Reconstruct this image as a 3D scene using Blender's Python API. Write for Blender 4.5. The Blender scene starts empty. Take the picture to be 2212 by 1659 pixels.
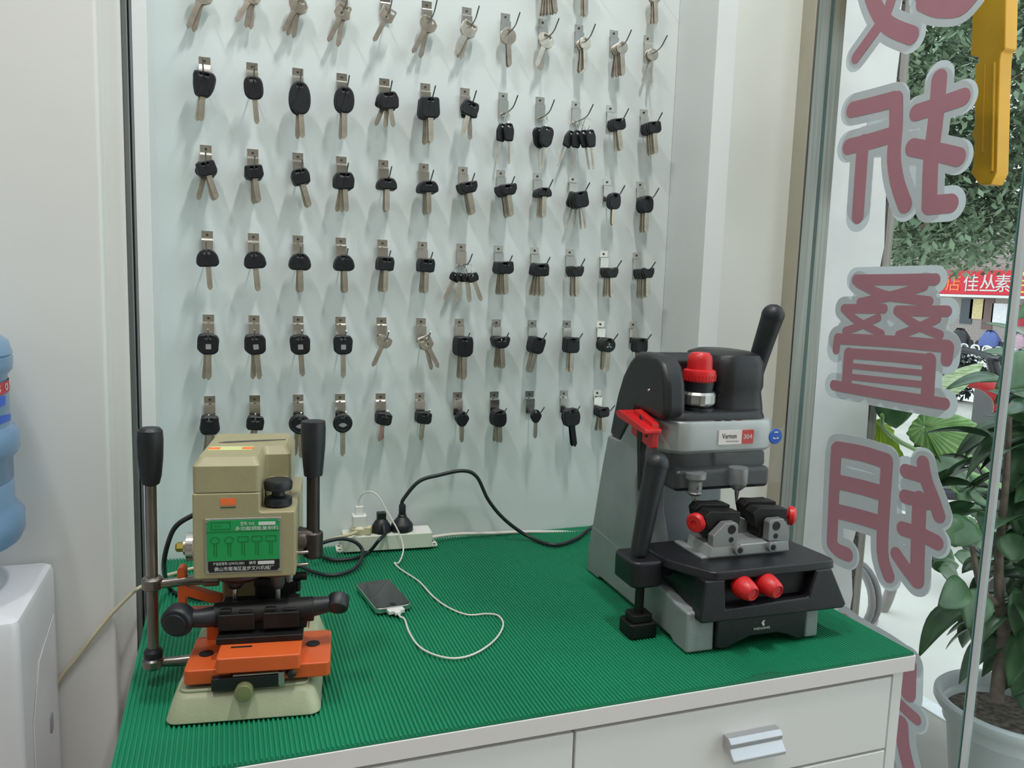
import bpy, bmesh, math, random
from mathutils import Vector, Matrix, Euler
random.seed(7)
C = bpy.context.scene.collection
SC = bpy.context.scene
R = math.radians

# ------------------------------------------------------------------ camera
CAM = Vector((0.02851, -1.51004, 1.29264))
CR = Vector((0.94081824, -0.33735447, 0.03245005)).normalized()
CF = Vector((0.33870893, 0.9326254, -0.1244433)).normalized()
CU = CR.cross(CF).normalized()
FPX = 1713.8
cd = bpy.data.cameras.new('camera'); cam = bpy.data.objects.new('camera', cd); C.objects.link(cam)
cd.sensor_width = 36.0; cd.lens = FPX / 2212 * 36.0
cd.clip_start = 0.02; cd.clip_end = 300
m = Matrix((CR, CU, -CF)).transposed().to_4x4(); m.translation = CAM
cam.matrix_world = m
SC.camera = cam

# ------------------------------------------------------------------ view + world
SC.view_settings.view_transform = 'Standard'
SC.view_settings.look = 'None'
SC.view_settings.gamma = 1.0
SC.view_settings.use_curve_mapping = False
SC.view_settings.exposure = 0.0
w = bpy.data.worlds.new('overcast_sky'); SC.world = w; w.use_nodes = True
nt = w.node_tree; bg = nt.nodes['Background']
tc = nt.nodes.new('ShaderNodeTexCoord'); sx = nt.nodes.new('ShaderNodeSeparateXYZ')
cr = nt.nodes.new('ShaderNodeValToRGB')
nt.links.new(tc.outputs['Generated'], sx.inputs[0]); nt.links.new(sx.outputs['Z'], cr.inputs[0])
cr.color_ramp.elements[0].position = 0.0; cr.color_ramp.elements[0].color = (0.93, 0.94, 0.95, 1)
cr.color_ramp.elements[1].position = 0.7; cr.color_ramp.elements[1].color = (0.80, 0.87, 0.98, 1)
nt.links.new(cr.outputs[0], bg.inputs[0]); bg.inputs[1].default_value = 2.0

def ceiling_or_fill_lamp(x, y, z, sx_, sy_, power, col=(1.0, 0.99, 0.975)):
    ld = bpy.data.lights.new('ceiling_or_fill_lamp', 'AREA'); ld.shape = 'RECTANGLE'; ld.size = sx_; ld.size_y = sy_
    ld.energy = power; ld.color = col
    o = bpy.data.objects.new('ceiling_or_fill_lamp', ld); C.objects.link(o); o.location = (x, y, z)
    return o
ceiling_or_fill_lamp(-0.55, -1.00, 3.34, 0.10, 0.40, 16)
ceiling_or_fill_lamp(0.62, -1.00, 3.34, 0.10, 0.40, 26)
ceiling_or_fill_lamp(-0.3, -2.6, 3.34, 0.5, 1.0, 12)  # added fill from behind the camera, no known fixture there

# ------------------------------------------------------------------ helpers
def lin(h):
    h = h.lstrip('#'); v = [int(h[i:i+2], 16) / 255 for i in (0, 2, 4)]
    return tuple((c / 12.92 if c <= 0.04045 else ((c + 0.055) / 1.055) ** 2.4) for c in v)
_m = {}
def mat(name, hexc, rough=0.5, metal=0.0, var=0.06, scale=12.0, bump=0.0, bscale=200.0, hex2=None, aniso=None, coat=0.0, trans=0.0):
    if name in _m: return _m[name]
    M = bpy.data.materials.new(name); M.use_nodes = True; n = M.node_tree; b = n.nodes['Principled BSDF']
    c = lin(hexc)
    t = n.nodes.new('ShaderNodeTexCoord'); no = n.nodes.new('ShaderNodeTexNoise'); no.inputs['Scale'].default_value = scale
    no.inputs['Detail'].default_value = 4
    src = t.outputs['Object']
    if aniso:
        mp = n.nodes.new('ShaderNodeMapping'); mp.inputs['Scale'].default_value = aniso; n.links.new(src, mp.inputs[0]); src = mp.outputs[0]
    n.links.new(src, no.inputs['Vector'])
    rp = n.nodes.new('ShaderNodeValToRGB')
    c2 = lin(hex2) if hex2 else tuple(max(0, x * (1 - 2 * var)) for x in c)
    rp.color_ramp.elements[0].position = 0.35; rp.color_ramp.elements[0].color = (*c2, 1)
    rp.color_ramp.elements[1].position = 0.65; rp.color_ramp.elements[1].color = (*(c if hex2 else tuple(min(1, x * (1 + var)) for x in c)), 1)
    n.links.new(no.outputs[0], rp.inputs[0]); n.links.new(rp.outputs[0], b.inputs['Base Color'])
    b.inputs['Roughness'].default_value = rough; b.inputs['Metallic'].default_value = metal
    if coat: b.inputs['Coat Weight'].default_value = coat
    if trans: b.inputs['Transmission Weight'].default_value = trans
    if bump:
        n2 = n.nodes.new('ShaderNodeTexNoise'); n2.inputs['Scale'].default_value = bscale; n.links.new(src, n2.inputs['Vector'])
        bp = n.nodes.new('ShaderNodeBump'); bp.inputs['Strength'].default_value = bump; bp.inputs['Distance'].default_value = 0.002
        n.links.new(n2.outputs[0], bp.inputs['Height']); n.links.new(bp.outputs[0], b.inputs['Normal'])
    _m[name] = M; return M

def film(name, hexc, dif=0.5, transp=0.0, gloss=0.05, rough=0.3):
    """translucent sheet: diffuse + translucent (+ clear part)"""
    if name in _m: return _m[name]
    M = bpy.data.materials.new(name); M.use_nodes = True; n = M.node_tree; n.nodes.clear()
    o = n.nodes.new('ShaderNodeOutputMaterial'); d = n.nodes.new('ShaderNodeBsdfDiffuse'); tr = n.nodes.new('ShaderNodeBsdfTranslucent')
    no = n.nodes.new('ShaderNodeTexNoise'); no.inputs['Scale'].default_value = 25; mx = n.nodes.new('ShaderNodeMix'); mx.data_type = 'RGBA'
    t = n.nodes.new('ShaderNodeTexCoord'); n.links.new(t.outputs['Object'], no.inputs['Vector'])
    c = lin(hexc); mx.inputs[6].default_value = (*[x * 0.93 for x in c], 1); mx.inputs[7].default_value = (*c, 1)
    n.links.new(no.outputs[0], mx.inputs[0])
    n.links.new(mx.outputs[2], d.inputs[0]); n.links.new(mx.outputs[2], tr.inputs[0])
    m1 = n.nodes.new('ShaderNodeMixShader'); m1.inputs[0].default_value = 1 - dif
    n.links.new(d.outputs[0], m1.inputs[1]); n.links.new(tr.outputs[0], m1.inputs[2])
    g = n.nodes.new('ShaderNodeBsdfGlossy'); g.inputs['Roughness'].default_value = rough
    m2 = n.nodes.new('ShaderNodeMixShader'); m2.inputs[0].default_value = gloss
    n.links.new(m1.outputs[0], m2.inputs[1]); n.links.new(g.outputs[0], m2.inputs[2])
    cl = n.nodes.new('ShaderNodeBsdfTransparent'); m3 = n.nodes.new('ShaderNodeMixShader'); m3.inputs[0].default_value = transp
    n.links.new(m2.outputs[0], m3.inputs[1]); n.links.new(cl.outputs[0], m3.inputs[2]); n.links.new(m3.outputs[0], o.inputs[0])
    _m[name] = M; return M

def clear(name, tint='#ffffff', refl=0.06, rough=0.02, ior=1.45):
    """thin clear sheet: transparent with fresnel reflection"""
    if name in _m: return _m[name]
    M = bpy.data.materials.new(name); M.use_nodes = True; n = M.node_tree; n.nodes.clear()
    o = n.nodes.new('ShaderNodeOutputMaterial'); t = n.nodes.new('ShaderNodeBsdfTransparent'); t.inputs[0].default_value = (*lin(tint), 1)
    g = n.nodes.new('ShaderNodeBsdfGlossy'); g.inputs['Roughness'].default_value = rough
    f = n.nodes.new('ShaderNodeLayerWeight'); f.inputs[0].default_value = 0.12
    mu = n.nodes.new('ShaderNodeMath'); mu.operation = 'MULTIPLY'; mu.inputs[1].default_value = refl / 0.06
    mu.use_clamp = True
    x = n.nodes.new('ShaderNodeMixShader'); n.links.new(f.outputs[0], mu.inputs[0]); n.links.new(mu.outputs[0], x.inputs[0])
    n.links.new(t.outputs[0], x.inputs[1]); n.links.new(g.outputs[0], x.inputs[2]); n.links.new(x.outputs[0], o.inputs[0])
    _m[name] = M; return M

def spline(pts, k=6):
    P = [Vector(p) for p in pts]; out = []
    for i in range(len(P) - 1):
        p0 = P[max(i-1, 0)]; p1 = P[i]; p2 = P[i+1]; p3 = P[min(i+2, len(P)-1)]
        for j in range(k):
            t = j / k
            out.append(0.5 * ((2*p1) + (p2-p0)*t + (2*p0-5*p1+4*p2-p3)*t*t + (-p0+3*p1-3*p2+p3)*t**3))
    out.append(P[-1]); return out

class MB:
    def __init__(s): s.bm = bmesh.new(); s.X = Matrix.Identity(4)
    def v(s, p): return s.bm.verts.new(s.X @ Vector(p))
    def face(s, vs):
        try: return s.bm.faces.new(vs)
        except ValueError: return None
    def loft(s, rings, cap=True, close=True):
        R_ = [[s.v(p) for p in r] for r in rings]; n = len(R_[0])
        for a, b in zip(R_, R_[1:]):
            for i in range(n if close else n-1):
                j = (i+1) % n; s.face((a[i], a[j], b[j], b[i]))
        if cap: s.face(R_[0][::-1]); s.face(R_[-1])
        return s
    def box(s, c, d, rx=0, ry=0, rz=0, taper=1.0):
        E = Euler((R(rx), R(ry), R(rz))).to_matrix(); c = Vector(c); x, y, z = [q/2 for q in d]
        f = lambda q: c + E @ Vector(q)
        lo = [f((-x, -y, -z)), f((x, -y, -z)), f((x, y, -z)), f((-x, y, -z))]
        hi = [f((-x*taper, -y*taper, z)), f((x*taper, -y*taper, z)), f((x*taper, y*taper, z)), f((-x*taper, y*taper, z))]
        return s.loft([lo, hi])
    def bb(s, x0, x1, y0, y1, z0, z1): return s.box(((x0+x1)/2, (y0+y1)/2, (z0+z1)/2), (x1-x0, y1-y0, z1-z0))
    def frame(s, p0, p1):
        a = (Vector(p1) - Vector(p0)).normalized(); h = Vector((0, 0, 1)) if abs(a.z) < 0.9 else Vector((1, 0, 0))
        u = a.cross(h).normalized(); return u, a.cross(u).normalized()
    def cyl(s, p0, p1, r0, r1=None, n=28):
        r1 = r0 if r1 is None else r1; u, w_ = s.frame(p0, p1); p0 = Vector(p0); p1 = Vector(p1)
        ring = lambda p, r: [p + r*(math.cos(2*math.pi*i/n)*u + math.sin(2*math.pi*i/n)*w_) for i in range(n)]
        return s.loft([ring(p0, r0), ring(p1, r1)])
    def lathe(s, prof, o=(0, 0, 0), axis=(0, 0, 1), n=32, cap=True):
        o = Vector(o); a = Vector(axis).normalized(); u, w_ = s.frame((0, 0, 0), a)
        rings = [[o + a*h + max(r, 1e-5)*(math.cos(2*math.pi*i/n)*u + math.sin(2*math.pi*i/n)*w_) for i in range(n)] for r, h in prof]
        return s.loft(rings, cap=cap)
    def tube(s, pts, r, n=10, k=6, rads=None, raw=False):
        P = [Vector(p) for p in pts] if raw else spline(pts, k); rings = []
        up = None
        for i, p in enumerate(P):
            a = (P[min(i+1, len(P)-1)] - P[max(i-1, 0)]).normalized()
            if up is None: up = s.frame((0, 0, 0), a)[0]
            up = (up - a*up.dot(a)).normalized(); w_ = a.cross(up)
            rr = r if rads is None else rads[0] + (rads[1]-rads[0])*i/(len(P)-1)
            rings.append([p + rr*(math.cos(2*math.pi*j/n)*up + math.sin(2*math.pi*j/n)*w_) for j in range(n)])
        return s.loft(rings)
    def prism(s, pts, plane, a, b):
        def q(p, h):
            if plane == 'xz': return (p[0], h, p[1])
            if plane == 'yz': return (h, p[0], p[1])
            return (p[0], p[1], h)
        return s.loft([[q(p, a) for p in pts], [q(p, b) for p in pts]])
    def sphere(s, c, r, sc=(1, 1, 1), n=24):
        c = Vector(c); rings = []
        for i in range(1, n//2):
            th = math.pi*i/(n//2)
            rings.append([c + Vector((r*sc[0]*math.sin(th)*math.cos(2*math.pi*j/n), r*sc[1]*math.sin(th)*math.sin(2*math.pi*j/n), -r*sc[2]*math.cos(th))) for j in range(n)])
        return s.loft(rings)
    def mesh(s, name, m_, sharp=38, smooth=True):
        bmesh.ops.recalc_face_normals(s.bm, faces=s.bm.faces)
        for f in s.bm.faces: f.smooth = smooth
        if smooth:
            for e in s.bm.edges:
                if len(e.link_faces) == 2 and e.calc_face_angle(0) > R(sharp): e.smooth = False
        me = bpy.data.meshes.new(name); s.bm.to_mesh(me); s.bm.free()
        if m_: me.materials.append(m_)
        return me
    def build(s, name, m_, parent=None, bevel=0, seg=3, **k):
        return mk(name, s.mesh(name, m_, **k), parent, bevel=bevel, seg=seg)

def mk(name, me, parent=None, loc=None, rot=None, bevel=0, seg=3):
    o = bpy.data.objects.new(name, me); C.objects.link(o)
    if parent: o.parent = parent
    if loc: o.location = loc
    if rot: o.rotation_euler = rot
    if bevel:
        b = o.modifiers.new('bevel', 'BEVEL'); b.width = bevel; b.segments = seg; b.limit_method = 'ANGLE'; b.angle_limit = R(40)
        b.harden_normals = True
    return o
def tag(o, label=None, cat=None, group=None, kind=None):
    if label: o['label'] = label
    if cat: o['category'] = cat
    if group: o['group'] = group
    if kind: o['kind'] = kind
    return o
def thing(name, loc=(0, 0, 0), rz=0, label=None, cat=None, group=None):
    o = bpy.data.objects.new(name, None); o.empty_display_size = 0.02; C.objects.link(o); o.location = loc; o.rotation_euler = (0, 0, R(rz))
    return tag(o, label, cat, group)
def struct(o, label=None):
    o['kind'] = 'structure'
    if label: o['label'] = label
    return o
def flat(name, outer, holes, th, m_, bev=0.0):
    """outline (in x,z of the object) with holes -> solid of thickness th along y, centred"""
    cu = bpy.data.curves.new(name, 'CURVE'); cu.dimensions = '2D'; cu.fill_mode = 'BOTH'
    cu.extrude = max(th/2 - bev, 1e-5); cu.bevel_depth = bev; cu.bevel_resolution = 1
    if bev: cu.offset = -bev
    for pl in [outer] + holes:
        sp = cu.splines.new('POLY'); sp.points.add(len(pl)-1); sp.use_cyclic_u = True
        for i, p in enumerate(pl): sp.points[i].co = (p[0], p[1], 0, 1)
    ob = bpy.data.objects.new('tmp', cu); me = bpy.data.meshes.new_from_object(ob)
    me.transform(Matrix.Rotation(R(90), 4, 'X'))
    bpy.data.objects.remove(ob); bpy.data.curves.remove(cu)
    me.name = name; me.materials.clear(); me.materials.append(m_)
    return me
def text(name, body, size, m_, parent, loc, rot, ext=0.0001, ax='CENTER', width=None):
    cu = bpy.data.curves.new(name, 'FONT'); cu.body = body; cu.size = size; cu.extrude = ext; cu.align_x = ax; cu.align_y = 'CENTER'
    cu.resolution_u = 3
    ob = bpy.data.objects.new('tmp', cu); me = bpy.data.meshes.new_from_object(ob)
    bpy.data.objects.remove(ob); bpy.data.curves.remove(cu)
    if width and me.vertices:
        xs = [v.co.x for v in me.vertices]; wd = max(xs) - min(xs)
        if wd > 0: me.transform(Matrix.Scale(width/wd, 4, (1, 0, 0)))
    me.name = name; me.materials.clear(); me.materials.append(m_)
    return mk(name, me, parent, loc, rot)
def rrect(cx, cz, w_, h, r, n=5):
    o = []
    for a0, sx_, sz_ in ((0, 1, 1), (90, -1, 1), (180, -1, -1), (270, 1, -1)):
        for i in range(n+1):
            a = R(a0 + 90*i/n); o.append((cx + sx_*(w_/2-r) + r*math.cos(a), cz + sz_*(h/2-r) + r*math.sin(a)))
    return o
def ell(cx, cz, a, b, n=28, e=2.0):
    o = []
    for i in range(n):
        t = 2*math.pi*i/n; c, s_ = math.cos(t), math.sin(t)
        o.append((cx + a*math.copysign(abs(c)**(2/e), c), cz + b*math.copysign(abs(s_)**(2/e), s_)))
    return o
def rpoly(pts, r, n=4):
    out = []; N = len(pts)
    for i in range(N):
        p = Vector(pts[i]); a = (Vector(pts[i-1]) - p); b = (Vector(pts[(i+1) % N]) - p)
        d = min(r, a.length*0.45, b.length*0.45); p0 = p + a.normalized()*d; p1 = p + b.normalized()*d
        for j in range(n+1):
            t = j/n; q = (1-t)**2*p0 + 2*t*(1-t)*p + t*t*p1; out.append((q.x, q.y))
    return out
def at(px, py, ax, val):
    """the point of the plane <ax>=val that the photograph shows at pixel px,py"""
    d = CF + CR*((px-1106)/FPX) - CU*((py-829.5)/FPX); i = 'xyz'.index(ax)
    return CAM + d*((val - CAM[i])/d[i])

# ------------------------------------------------------------------ materials
M_wall = mat('white_wall_paint', '#dcdbd7', 0.75, var=0.015, scale=3, bump=0.08, bscale=60)
M_board = mat('white_board_laminate', '#dbe3e2', 0.38, var=0.01, scale=4)
M_panel = mat('white_panel_edge', '#dfe3e2', 0.45, var=0.012, scale=6)
M_cream = mat('cream_wall_paint', '#e4e6de', 0.6, var=0.03, scale=3)
M_ceil = mat('ceiling_paint', '#e8e8e6', 0.8, var=0.01)
M_floor = mat('grey_floor_tile', '#a09a92', 0.4, var=0.06, scale=5)
M_steel = mat('brushed_steel', '#7e7f7a', 0.28, 1.0, var=0.10, scale=6, aniso=(60, 60, 0.6))
M_darkst = mat('dark_aluminium', '#7d8282', 0.45, 0.7, var=0.1, scale=6, aniso=(40, 40, 0.5))
M_chrome = mat('chromed_plate', '#d9d6cf', 0.18, 1.0, var=0.04, scale=60)
M_wire = mat('steel_wire', '#8f8e8a', 0.3, 1.0, var=0.08)
M_screw = mat('dark_screw', '#5b5a58', 0.4, 0.9)
M_blade = mat('nickel_key_blade', '#cbc4b6', 0.33, 0.85, var=0.10, scale=40)
M_bladep = mat('pinkish_key_blade', '#c9a59c', 0.4, 0.7, var=0.08, scale=40)
M_bladeb = mat('blackened_key_blade', '#23262a', 0.4, 0.5, var=0.08, scale=40)
M_silver = mat('nickel_key_metal', '#d4ccc0', 0.27, 0.95, var=0.10, scale=50)
M_khead = mat('black_key_plastic', '#191b20', 0.42, 0, var=0.15, scale=60, bump=0.05, bscale=900)
M_badge = mat('silver_badge', '#b9b9bb', 0.4, 0.5)
# ------------------------------------------------------------------ room shell
def slab(name, x0, x1, y0, y1, z0, z1, m_, bevel=0):
    b = MB(); b.bb(x0, x1, y0, y1, z0, z1); return struct(b.build(name, m_, bevel=bevel))
GX = 1.25           # glass front
slab('floor', -2.2, 2.10, -4.0, 0.42, -0.10, 0.0, M_floor)
slab('ceiling', -2.3, 1.35, -4.1, 0.42, 3.40, 3.50, M_ceil)
slab('wall_back', -2.3, 1.235, 0.02, 0.42, 0, 3.40, M_cream)
slab('wall_left', -2.3, -2.2, -4.0, 0.02, 0, 3.40, M_wall)
slab('wall_front', -2.2, 1.25, -4.1, -4.0, 0, 3.40, mat('beige_rear_wall', '#a8a49a', 0.7, var=0.05))
slab('wall_right_sky_block', 1.24, 1.27, -4.0, -2.4, 0, 3.40, M_wall)  # unseen wall added in place of glass to cut sky light from behind
# wall that stands forward of the cabinet at its left, with its dark corner strip
XW = at(210, 100, 'y', -.205).x; XD = at(262, 100, 'y', -.150).x
slab('wall_projecting', -2.2, XW, -0.205, 0.02, 0, 3.40, M_wall, 0.006)
slab('wall_strip', XW, XD, -0.158, 0.02, 0, 3.40, M_wall)
b = MB(); b.bb(XD, XD+.0085, -0.150, 0.02, 0, 3.4); b.bb(XD+.0095, -0.0989, -0.145, 0.02, 0, 3.4)
struct(b.build('trim_1', M_darkst, bevel=0.002))
# outer party wall beyond the glass, rough broken edge towards the street
b = MB(); n = 40; rnd = random.Random(3)
edge = [(1.905 + 0.006*math.sin(k*1.9) + rnd.uniform(-0.006, 0.006), 3.4*k/n) for k in range(n+1)]
b.prism([(1.29, 0), (1.29, 3.4)] + edge[::-1], 'xz', 0.41, 0.60)
M_render = mat('white_outdoor_render', '#e4dedc', 0.85, var=0.04, scale=5, bump=0.2, bscale=40)
o = struct(b.build('wall_outer', M_render, smooth=False))
b = MB()
rnd = random.Random(5); z = 0
while z < 3.4:
    h = rnd.uniform(0.05, 0.14); b.bb(1.885, 1.922 + rnd.uniform(-0.003, 0.003), 0.418, 0.59, z, min(z+h-0.004, 3.4)); z += h
struct(b.build('trim_2', mat('dark_broken_brick', '#4b4440', 0.9, var=0.2, scale=20), smooth=False))
b = MB(); b.bb(1.934, 1.966, 0.430, 0.50, 0, 3.4); b.bb(1.926, 1.932, 0.426, 0.50, 0, 3.4)
struct(b.build('trim_3', mat('grey_brown_metal_post', '#8d857e', 0.5, 0.3, var=0.1, scale=5, aniso=(20, 20, .5)), bevel=0.006))
# steel clad column at the end of the glass
atx = lambda px, y: at(px, 560, 'y', y).x
X4 = atx(1694, -.02); Y4 = at(1722, 560, 'x', X4).y
slab('wall_return', 0.9725, X4, -0.020, 0.02, 0, 3.4, M_cream)
slab('trim_4', X4, X4+.004, Y4+.001, 0.02, 0, 3.4, mat('taupe_door_reveal', '#a8a392', 0.5, var=0.03), 0.002)
b = MB(); b.bb(X4+.0035, 1.249, Y4, 0.02, 0, 3.4); struct(b.build('trim_5', M_steel, bevel=0.004))
b = MB(); b.bb(1.2625, atx(1786, -.046), -0.046, 0.41, 0, 3.4); struct(b.build('trim_6', M_steel, bevel=0.004))
# glass panes
M_glass = clear('clear_pane', '#f2f8f6', 0.05)
M_gedge = film('green_glass_edge', '#6fa39c', dif=.5, gloss=.15, rough=.15)
def pane(name, y0, y1, z0=0.02, z1=3.38):
    b = MB(); b.bb(GX, GX+0.011, y0+0.0006, y1-0.0006, z0, z1); o = struct(b.build(name, M_glass, smooth=False))
    b = MB(); b.bb(GX-0.0003, GX+0.0113, y0, y0+0.0018, z0, z1)
    if y1 > -.1:
        e = MB(); e.bb(GX-0.0006, GX+0.0116, y1-0.0055, y1, z0, z1); e.build('glass_edge', mat('dark_green_glass_edge', '#42605a', .25, var=.2, scale=10, aniso=(1, 1, .3)), o, smooth=False)
    b.build('glass_edge', M_gedge, o, smooth=False)
    return o
pane('window_1', -0.545, -0.052); pane('window_2', -1.75, -0.558); pane('window_3', -2.4, -1.76)
b = MB(); b.bb(GX+0.002, GX+0.009, -0.5565, -0.5465, 0.02, 3.38)
struct(b.build('trim_7', mat('grey_seal_strip', '#c9c9ca', 0.4, 0, var=0.03)))

# ------------------------------------------------------------------ display cabinet over the counter
ZT = 0.780; ZB = 0.7745; XL = -0.090; XR = 0.970; YF = -0.678
cab = thing('key_display_cabinet', (0.43, -0.072, ZB), 0, 'tall white open display cabinet with key hooks standing on the counter', 'display cabinet')
def P(b, name, m_, root, **k):
    o = b.build(name, m_, root, **k); o.location = -Vector(root.location) if root.rotation_euler.z == 0 else o.location
    return o
b = MB(); b.bb(-0.078, 0.918, 0.0, 0.019, ZB, 2.5); P(b, 'back_panel', M_board, cab)
b = MB(); b.bb(-0.0987, -0.078, -0.144, 0.019, ZT+.0002, 2.5); P(b, 'side_panel', M_panel, cab, bevel=0.001)
b = MB(); b.bb(0.918, 0.962, -0.144, -0.0, ZT+.0002, 2.5); P(b, 'side_panel', M_panel, cab, bevel=0.001)
b = MB(); b.bb(-0.0987, 0.962, -0.144, 0.019, 2.5, 2.53); P(b, 'top_panel', M_panel, cab)

# ------------------------------------------------------------------ counter: drawers below, ribbed green mat above
M_lam = mat('counter_laminate', '#ebe5e4', 0.42, var=0.012, scale=5)
M_drw = mat('drawer_laminate', '#efeeec', 0.4, var=0.012, scale=5)
ctr = thing('counter_cabinet', (0.43, -0.33, 0.0), 0, 'white drawer counter under the green ribbed mat', 'cabinet')
b = MB(); b.bb(-0.0895, XR+0.002, YF-0.001, 0.018, ZB-0.0235, ZB-0.0002); P(b, 'counter_top', M_lam, ctr, bevel=0.001)
b = MB(); b.bb(-0.090, -0.080, -0.655, 0.015, 0.0, ZB-0.024); b.bb(0.940, 0.958, -0.672, 0.015, 0.0, ZB-0.024)
b.bb(-0.082, 0.940, -0.63, -0.615, 0.06, ZB-0.03); b.bb(-0.082, 0.94, 0.0, 0.015, 0.0, ZB-0.024); b.bb(-0.082, 0.940, -0.64, 0.0, 0.06, 0.078)
P(b, 'carcass', M_drw, ctr)
def drawer(x0, x1, z0, z1):
    b = MB(); b.bb(x0, x1, YF+0.003, YF+0.022, z0, z1)
    d = P(b, 'drawer', M_drw, ctr, bevel=0.0012)
    xc = (x0+x1)/2 + 0.008; zc = (z0+z1)/2 + 0.0
    b = MB(); prof = [(0, 0.016), (-0.012, 0.016), (-0.018, 0.010), (-0.016, 0.003), (-0.020, -0.002), (-0.026, -0.008), (-0.026, -0.013), (-0.020, -0.014), (-0.012, -0.006), (-0.006, -0.002), (0, -0.002)]
    b.prism([(YF+0.003+p[0], zc+p[1]) for p in prof], 'yz', xc-0.042, xc+0.042)
    h = b.build('handle', mat('satin_aluminium', '#c9c8cb', 0.33, 0.9, var=0.03), d, bevel=0.0012)
    return d
for x0, x1 in ((-0.080, 0.428), (0.4315, 0.934)):
    for z0, z1 in ((0.634, ZB-0.030), (0.492, 0.630), (0.35, 0.488)): drawer(x0, x1, z0, z1)
# mat with ribs running front to back
M_mat = mat('green_rubber', '#058058', 0.62, var=0.05, scale=6)
b = MB(); pitch = 0.0054; n = int((XR-XL)/pitch); ys = [YF, YF+0.004] + [YF + (-0.0008-YF)*k/24 for k in range(1, 25)]
def dz(x, y):
    q = math.exp(-((x-0.705)/0.030)**2) * max(0, 1-(y-YF)/0.03) * 0.006
    return q - (0.0004*(1+math.sin(x*23+y*9))+0.0004*(1+math.sin(y*31-x*7)))*min(1, max(0, (y-YF)/0.1))
pts = []
for k in range(n):
    x = XL + k*pitch
    pts += [(x, 0.0030), (x+pitch*.30, 0.0032), (x+pitch*.42, 0.0058), (x+pitch*.60, 0.0063), (x+pitch*.86, 0.0058), (x+pitch*.97, 0.0032)]
pts.append((XL+n*pitch, 0.003))
rings = [[(x, y, ZB + h - 0.0008 + dz(x, y)) for x, h in pts] + [(pts[-1][0], y, ZB+0.0003+max(0, dz(pts[-1][0], y)*0)), (XL, y, ZB+0.0003)] for y in ys]
b.loft(rings)
tag(b.build('ribbed_mat', M_mat, sharp=60), 'green ribbed rubber mat covering the counter top', 'mat')

# ------------------------------------------------------------------ key hooks and keys
U = 0.077; DZ = 0.14596; ZR = 1.6601
def hook_meshes():
    b = MB(); t = 0.0008
    b.prism([(0, 0), (-t, 0), (-t, -0.0125), (-0.0062, -0.0150), (-0.0070, -0.0175), (-0.0060, -0.046), (-0.0052, -0.046), (-0.0060, -0.0175), (-0.0050, -0.0158), (0, -0.0137)], 'yz', -0.0093, 0.0093)
    plate = b.mesh('hook_plate', M_chrome)
    b = MB(); b.lathe([(0.0024, 0), (0.0022, 0.0012), (0.001, 0.0015)], (0, -0.0008, -0.0065), (0, -1, 0), 12)
    screw = b.mesh('screw', M_screw)
    b = MB(); b.tube([(0.0, -0.006, -0.041), (0, -0.02, -0.0412), (0, -0.045, -0.040), (0, -0.060, -0.036), (0, -0.070, -0.029), (0, -0.080, -0.021)], 0.00125, 8, 4)
    wire = b.mesh('wire', M_wire)
    return plate, screw, wire
HP = hook_meshes()
rowname = {'0': 'row cut off by the top of the photo', 'A': 'row of bare metal keys', 'B': 'first row of black-headed keys', 'C': 'second row of black-headed keys',
           'D': 'third row of black-headed keys', 'E': 'second row from the bottom', 'F': 'bottom row'}
rowshort = {'0': 'cut-off top-row', 'A': 'bare-key-row', 'B': 'first black-key-row', 'C': 'second black-key-row', 'D': 'third black-key-row', 'E': 'next-to-bottom-row', 'F': 'bottom-row'}
ordh = lambda c: (ordn[c] + ' from left') if c <= 6 else (['rightmost', 'second from right', 'third from right', 'fourth from right', 'fifth from right', 'sixth from right'][12-c])
ordn = ['', 'first', 'second', 'third', 'fourth', 'fifth', 'sixth', 'seventh', 'eighth', 'ninth', 'tenth', 'eleventh', 'twelfth']
ordr = lambda c: (ordn[c] + ' from the left') if c <= 6 else (['rightmost', 'second from the right', 'third from the right', 'fourth from the right', 'fifth from the right', 'sixth from the right'][12-c])
mm = 0.001
def sc(pts): return [(x*mm, z*mm) for x, z in pts]
slot = lambda w_=12, z=-5.5, h=3.2: sc(rrect(0, z, w_, h, h*0.49))
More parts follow.
